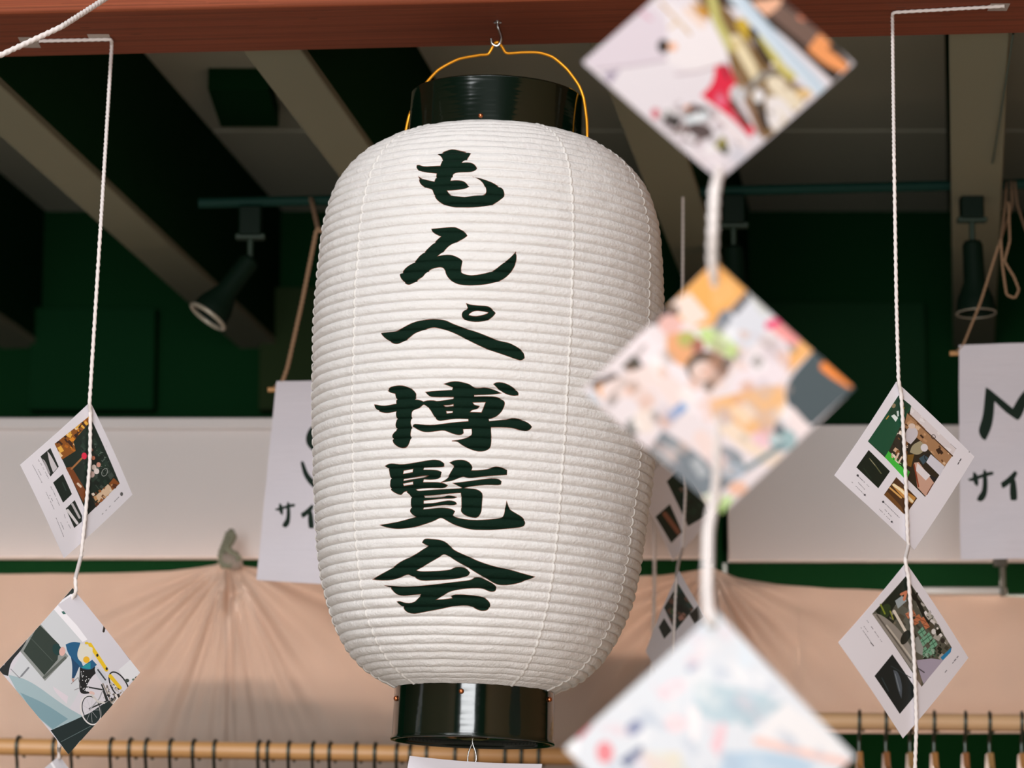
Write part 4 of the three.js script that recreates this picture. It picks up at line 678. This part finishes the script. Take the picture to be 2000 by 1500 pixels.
// ------------------------------------------------------------------ beige drape, its tie and the clothes rails
{
  const T1 = [447, 1092], T2 = [1389, 1106];
  const f1 = [[-78, 5, 0.4], [-68, 4, 0.6], [-56, 4, 0.7], [-44, 4, 0.8], [-33, 4, 0.9], [-25, 3, 0.8], [-17, 3, 1], [-10, 2.4, 0.7], [-4.5, 2.2, 0.9], [0.5, 1.6, 1.2], [5, 2, 0.6], [10, 2.2, 1], [15.5, 2.4, 0.7], [21, 2.6, 0.9], [30, 4, 1], [45, 5, 0.4], [68, 5, 0.7]];
  const f2 = [[-70, 5, 0.5], [-52, 5, 0.7], [-34, 5, 0.9], [-20, 4, 0.7], [-8, 3, 0.9], [4, 3, 0.8], [16, 3, 0.8], [33, 4.5, 1], [50, 5, 0.5], [68, 5, 0.4]];
  const fold = (x, y, T, fs, reach) => {
    const dx = x - T[0], dy = Math.max(y - T[1], 1) , r = Math.hypot(dx, dy), a = (Math.atan2(dx, dy) * 180) / Math.PI;
    let s = 0;
    for (const [p, w, k] of fs) s += k * Math.exp(-(((a - p) / (w * 1.25)) ** 2));
    const slit = Math.exp(-((a / 5) ** 2)) * clamp((r - 12) / 20, 0, 1) * clamp((110 - r) / 50, 0, 1);
    return -s * 0.036 * clamp(r / 60, 0, 1) * Math.exp(-Math.max(0, r - 120) / reach) - 0.05 * slit;
  };
  const keys = [[-700, 1150], [-200, 1132], [0, 1121], [180, 1119], [330, 1114], [415, 1103], [447, 1094], [475, 1104], [560, 1116], [800, 1130], [1100, 1130], [1290, 1124], [1389, 1108], [1440, 1126], [1520, 1141], [1620, 1149], [1720, 1153], [2000, 1166], [2700, 1190]];
  const top = (x) => { for (let i = 0; i + 1 < keys.length; i++) if (x <= keys[i + 1][0]) { const t = (x - keys[i][0]) / (keys[i + 1][0] - keys[i][0]); return lerp(keys[i][1], keys[i + 1][1], t); } return 1190; };
  const DZ = -5.68;
  const drape = (x0, x1, bottom, nu, nv) => sheet((u, v) => {
    const x = lerp(x0, x1, u), y = lerp(top(x), bottom, v), p = Pz(x, y, DZ);
    p.z += fold(x, y, T1, f1, 300) + fold(x, y, T2, f2, 240) + 0.01 * noise.noise(x / 160, y / 120, 3) + 0.006 * noise.noise(x / 60, y / 110, 8) + 0.012 * Math.sin(Math.PI * v) ;
    return p;
  }, nu, nv, 0.0012);
  const clothTex = noiseTex(256, (u, v) => 0.5 + 0.25 * Math.sin(u * 800) * Math.sin(v * 800) + 0.3 * noise.noise(u * 20, v * 20, 2));
  const beige = phys(0xccbaad, 0.95, { bumpMap: clothTex, bumpScale: 0.0004, transmission: 0.42, side: THREE.DoubleSide, specularIntensity: 0.2 });
  const dr = thing('drape', 'beige cotton drape gathered at a tie, stretched under the pale boards', 'drape');
  mesh('gathered_cloth', drape(-700, 1560, 1640, 420, 90), [beige, beige], dr);
  mesh('flat_cloth', drape(1560, 2700, 1432, 120, 40), [beige, beige], dr);
  const tie = mat(0x8c8a74, 0.95), z = DZ + 0.02;
  mesh('knot', new THREE.SphereGeometry(0.017, 20, 14).scale(1.25, 0.8, 0.9).rotateZ(-0.5).translate(...Pz(452, 1097, z + 0.008).toArray()), beige, dr);
  mesh('tie', cord([Pz(447, 1042, z - 0.01), Pz(440, 1062, z), Pz(432, 1085, z + 0.01), Pz(437, 1104, z + 0.014), Pz(455, 1100, z + 0.016), Pz(466, 1090, z + 0.012), Pz(452, 1080, z + 0.012), Pz(444, 1070, z + 0.01), Pz(455, 1048, z - 0.004), Pz(449, 1038, z - 0.01)], 0.006, { tension: 0.5, seg: 12 }), tie, dr);
  // storage niche behind the drape: a lamp there shines through the cloth round the shapes of folded bundles
  struct('trim_1', box(-5, 5, 2.285, 2.305, BACK, PAN - 0.06), M.dark, 'dark shelf top closing the storage niche behind the drape', 'shelf');
  const lampAt = Pz(760, 1150, -6.6); lampAt.y = 2.2;
  const lamp = thing('tube_lamp', 'long warm tube lamp in the niche behind the beige drape', 'lamp');
  mesh('tube', new THREE.CylinderGeometry(0.016, 0.016, 3.2, 16).rotateZ(Math.PI / 2).translate(lampAt.x, lampAt.y, lampAt.z - 0.03), mat(0xfff0d8, 0.5, { emissive: 0xffe0c8, emissiveIntensity: 3 }), lamp);
  mesh('housing', new RoundedBoxGeometry(3.3, 0.07, 0.03, 2, 0.005).translate(lampAt.x, lampAt.y, lampAt.z - 0.07), M.board, lamp);
  const glow = new THREE.RectAreaLight(new THREE.Color(1, 0.87, 0.8), 100, 3.2, 0.1); glow.position.copy(lampAt); glow.lookAt(lampAt.x, lampAt.y, 0); lamp.add(glow);
  struct('trim_2', box(-5, 5, 1.72, 1.74, BACK, PAN - 0.2), M.dark, 'dark shelf inside the storage niche', 'shelf');
  for (const [outlinePts, label] of [
    [[[205, 1640], [215, 1430], [250, 1395], [300, 1372], [345, 1338], [400, 1330], [438, 1332], [438, 1640]], 'folded cloth bundle behind the drape, nearest its tie'],
    [[[446, 1640], [446, 1335], [480, 1324], [520, 1328], [548, 1352], [575, 1372], [600, 1366], [646, 1366], [646, 1640]], 'folded cloth bundle behind the drape, highest at its shoulder'],
    [[[654, 1640], [654, 1366], [700, 1380], [722, 1396], [728, 1430], [745, 1438], [766, 1434], [778, 1400], [860, 1380], [1000, 1330], [1000, 1640]], 'long folded cloth bundle behind the drape, notched at one end'],
    [[[1008, 1640], [1008, 1330], [1100, 1290], [1240, 1275], [1340, 1285], [1400, 1320], [1410, 1640]], 'tall folded cloth bundle behind the drape and the lantern']]) {
    const T = 0.15, shp = new THREE.Shape(outlinePts.map(([x, y]) => { const p = Pz(x, y, DZ); return new THREE.Vector2(p.x, Math.max(lerp(p.y, lampAt.y, T), 1.742)); }));
    tag(mesh('cloth_bundle', new THREE.ExtrudeGeometry(shp, { depth: 0.1, bevelEnabled: true, bevelSize: 0.001, bevelThickness: 0.01, bevelSegments: 2 }).translate(0, 0, lerp(DZ, lampAt.z, T) - 0.11), mat(0x8a7a6a, 0.95)), label, 'bundle', 'bundles behind the drape');
  }
  // bright bar and clip on the drape's edge
  tag(mesh('metal_bar', slab(1786, 1146, 1968, 1161, -5.64, 0.03), mat(0xe6e0da, 0.3, { metalness: 0.2 })), 'narrow shiny bar at the top edge of the drape under the M banner', 'bar');
  const clip = thing('clip', 'smoky grey clip hanging over the shiny bar under the M banner', 'clip');
  mesh('jaw', slab(1940, 1084, 1969, 1106, -5.63, 0.012), phys(0x6d6a62, 0.3), clip);
  mesh('arm', slab(1953, 1104, 1966, 1165, -5.628, 0.014), phys(0x7c786c, 0.3), clip);
}
{
  const pole = (name, label, x0, y0, x1, y1, z, col) => { const a = Pz(x0, y0, z), b = Pz(x1, y1, z); tag(mesh(name, wire([a, a.clone().lerp(b, 0.5), b], 0.0138, 0.5, 8, 28), mat(col, 0.38)), label, 'pole'); return (x) => a.clone().lerp(b, (x - x0) / (x1 - x0)); };
  const Z = -5.42;
  const onA = pole('wooden_pole', 'long wooden clothes pole crowded with hanger hooks in front of the drape', -120, 1456, 1310, 1481, Z, 0xc9965f);
  const onB = pole('wooden_pole', 'shorter pale wooden clothes pole with hangers whose wooden necks show', 1430, 1406, 2250, 1414, Z, 0xd2aa80);
  const R = 0.0138, w = 0.0028, rC = R + w;
  const arc = [];
  for (let k = 0; k <= 9; k++) { const t = lerp(215, 0, k / 9) * Math.PI / 180; arc.push(V(0.007 * (1 - k / 9) ** 1.5, rC * Math.sin(t), rC * Math.cos(t))); }
  arc.push(V(0, -0.012, rC * 0.8), V(0, -0.024, rC * 0.3), V(0, -0.034, 0), V(0, -0.058, 0));
  arc.unshift(V(0.009, -rC * 0.95, -rC * 0.75));
  const hookGeo = wire(arc, w, 0.5, 70, 10);
  const sh = new THREE.Shape([[-0.012, -0.052], [0.012, -0.052], [0.02, -0.075], [0.08, -0.1], [0.16, -0.135], [0.205, -0.165], [0.205, -0.182], [0.16, -0.165], [0.08, -0.135], [0, -0.115], [-0.08, -0.135], [-0.16, -0.165], [-0.205, -0.182], [-0.205, -0.165], [-0.16, -0.135], [-0.08, -0.1], [-0.02, -0.075]].map(([x, y]) => new THREE.Vector2(x, y)));
  const bodyGeo = new THREE.ExtrudeGeometry(sh, { depth: 0.006, bevelEnabled: true, bevelSize: 0.002, bevelThickness: 0.002, bevelSegments: 2 }).translate(0, 0, -0.003).rotateY(Math.PI / 2);
  const woods = [mat(0xa06c30, 0.5), mat(0x8a5522, 0.5), mat(0x97723e, 0.5)], label = { a: 'steel hanger hook over the long wooden pole in front of the drape', b: 'wooden hanger with a steel hook on the shorter pale pole' };
  const hanger = (p, k, label, group, lean) => {
    const h = thing('clothes_hanger', label, 'hanger', group);
    mesh('hook', hookGeo, M.darkSteel, h); mesh('shoulders', bodyGeo, woods[k % 3], h);
    h.position.copy(p); h.rotation.y = lean; h.rotation.z = lean * 0.25;
  };
  [35, 106, 141, 217, 254, 286, 333, 378, 419, 505, 523, 564, 611, 644, 695, 732, 775, 801, 833, 889, 930, 986, 1018, 1052].forEach((x, k) => hanger(onA(x), k, label.a, 'hangers on the long pole', rr(-0.02, 0.02)));
  [1677, 1729, 1776, 1823, 1884, 1931, 1994].forEach((x, k) => hanger(onB(x), k, label.b, 'hangers on the shorter pole', rr(-0.02, 0.02)));
}

scene.traverse((o) => { if (o.isMesh) o.castShadow = o.receiveShadow = true; });
renderer.render(scene, camera);
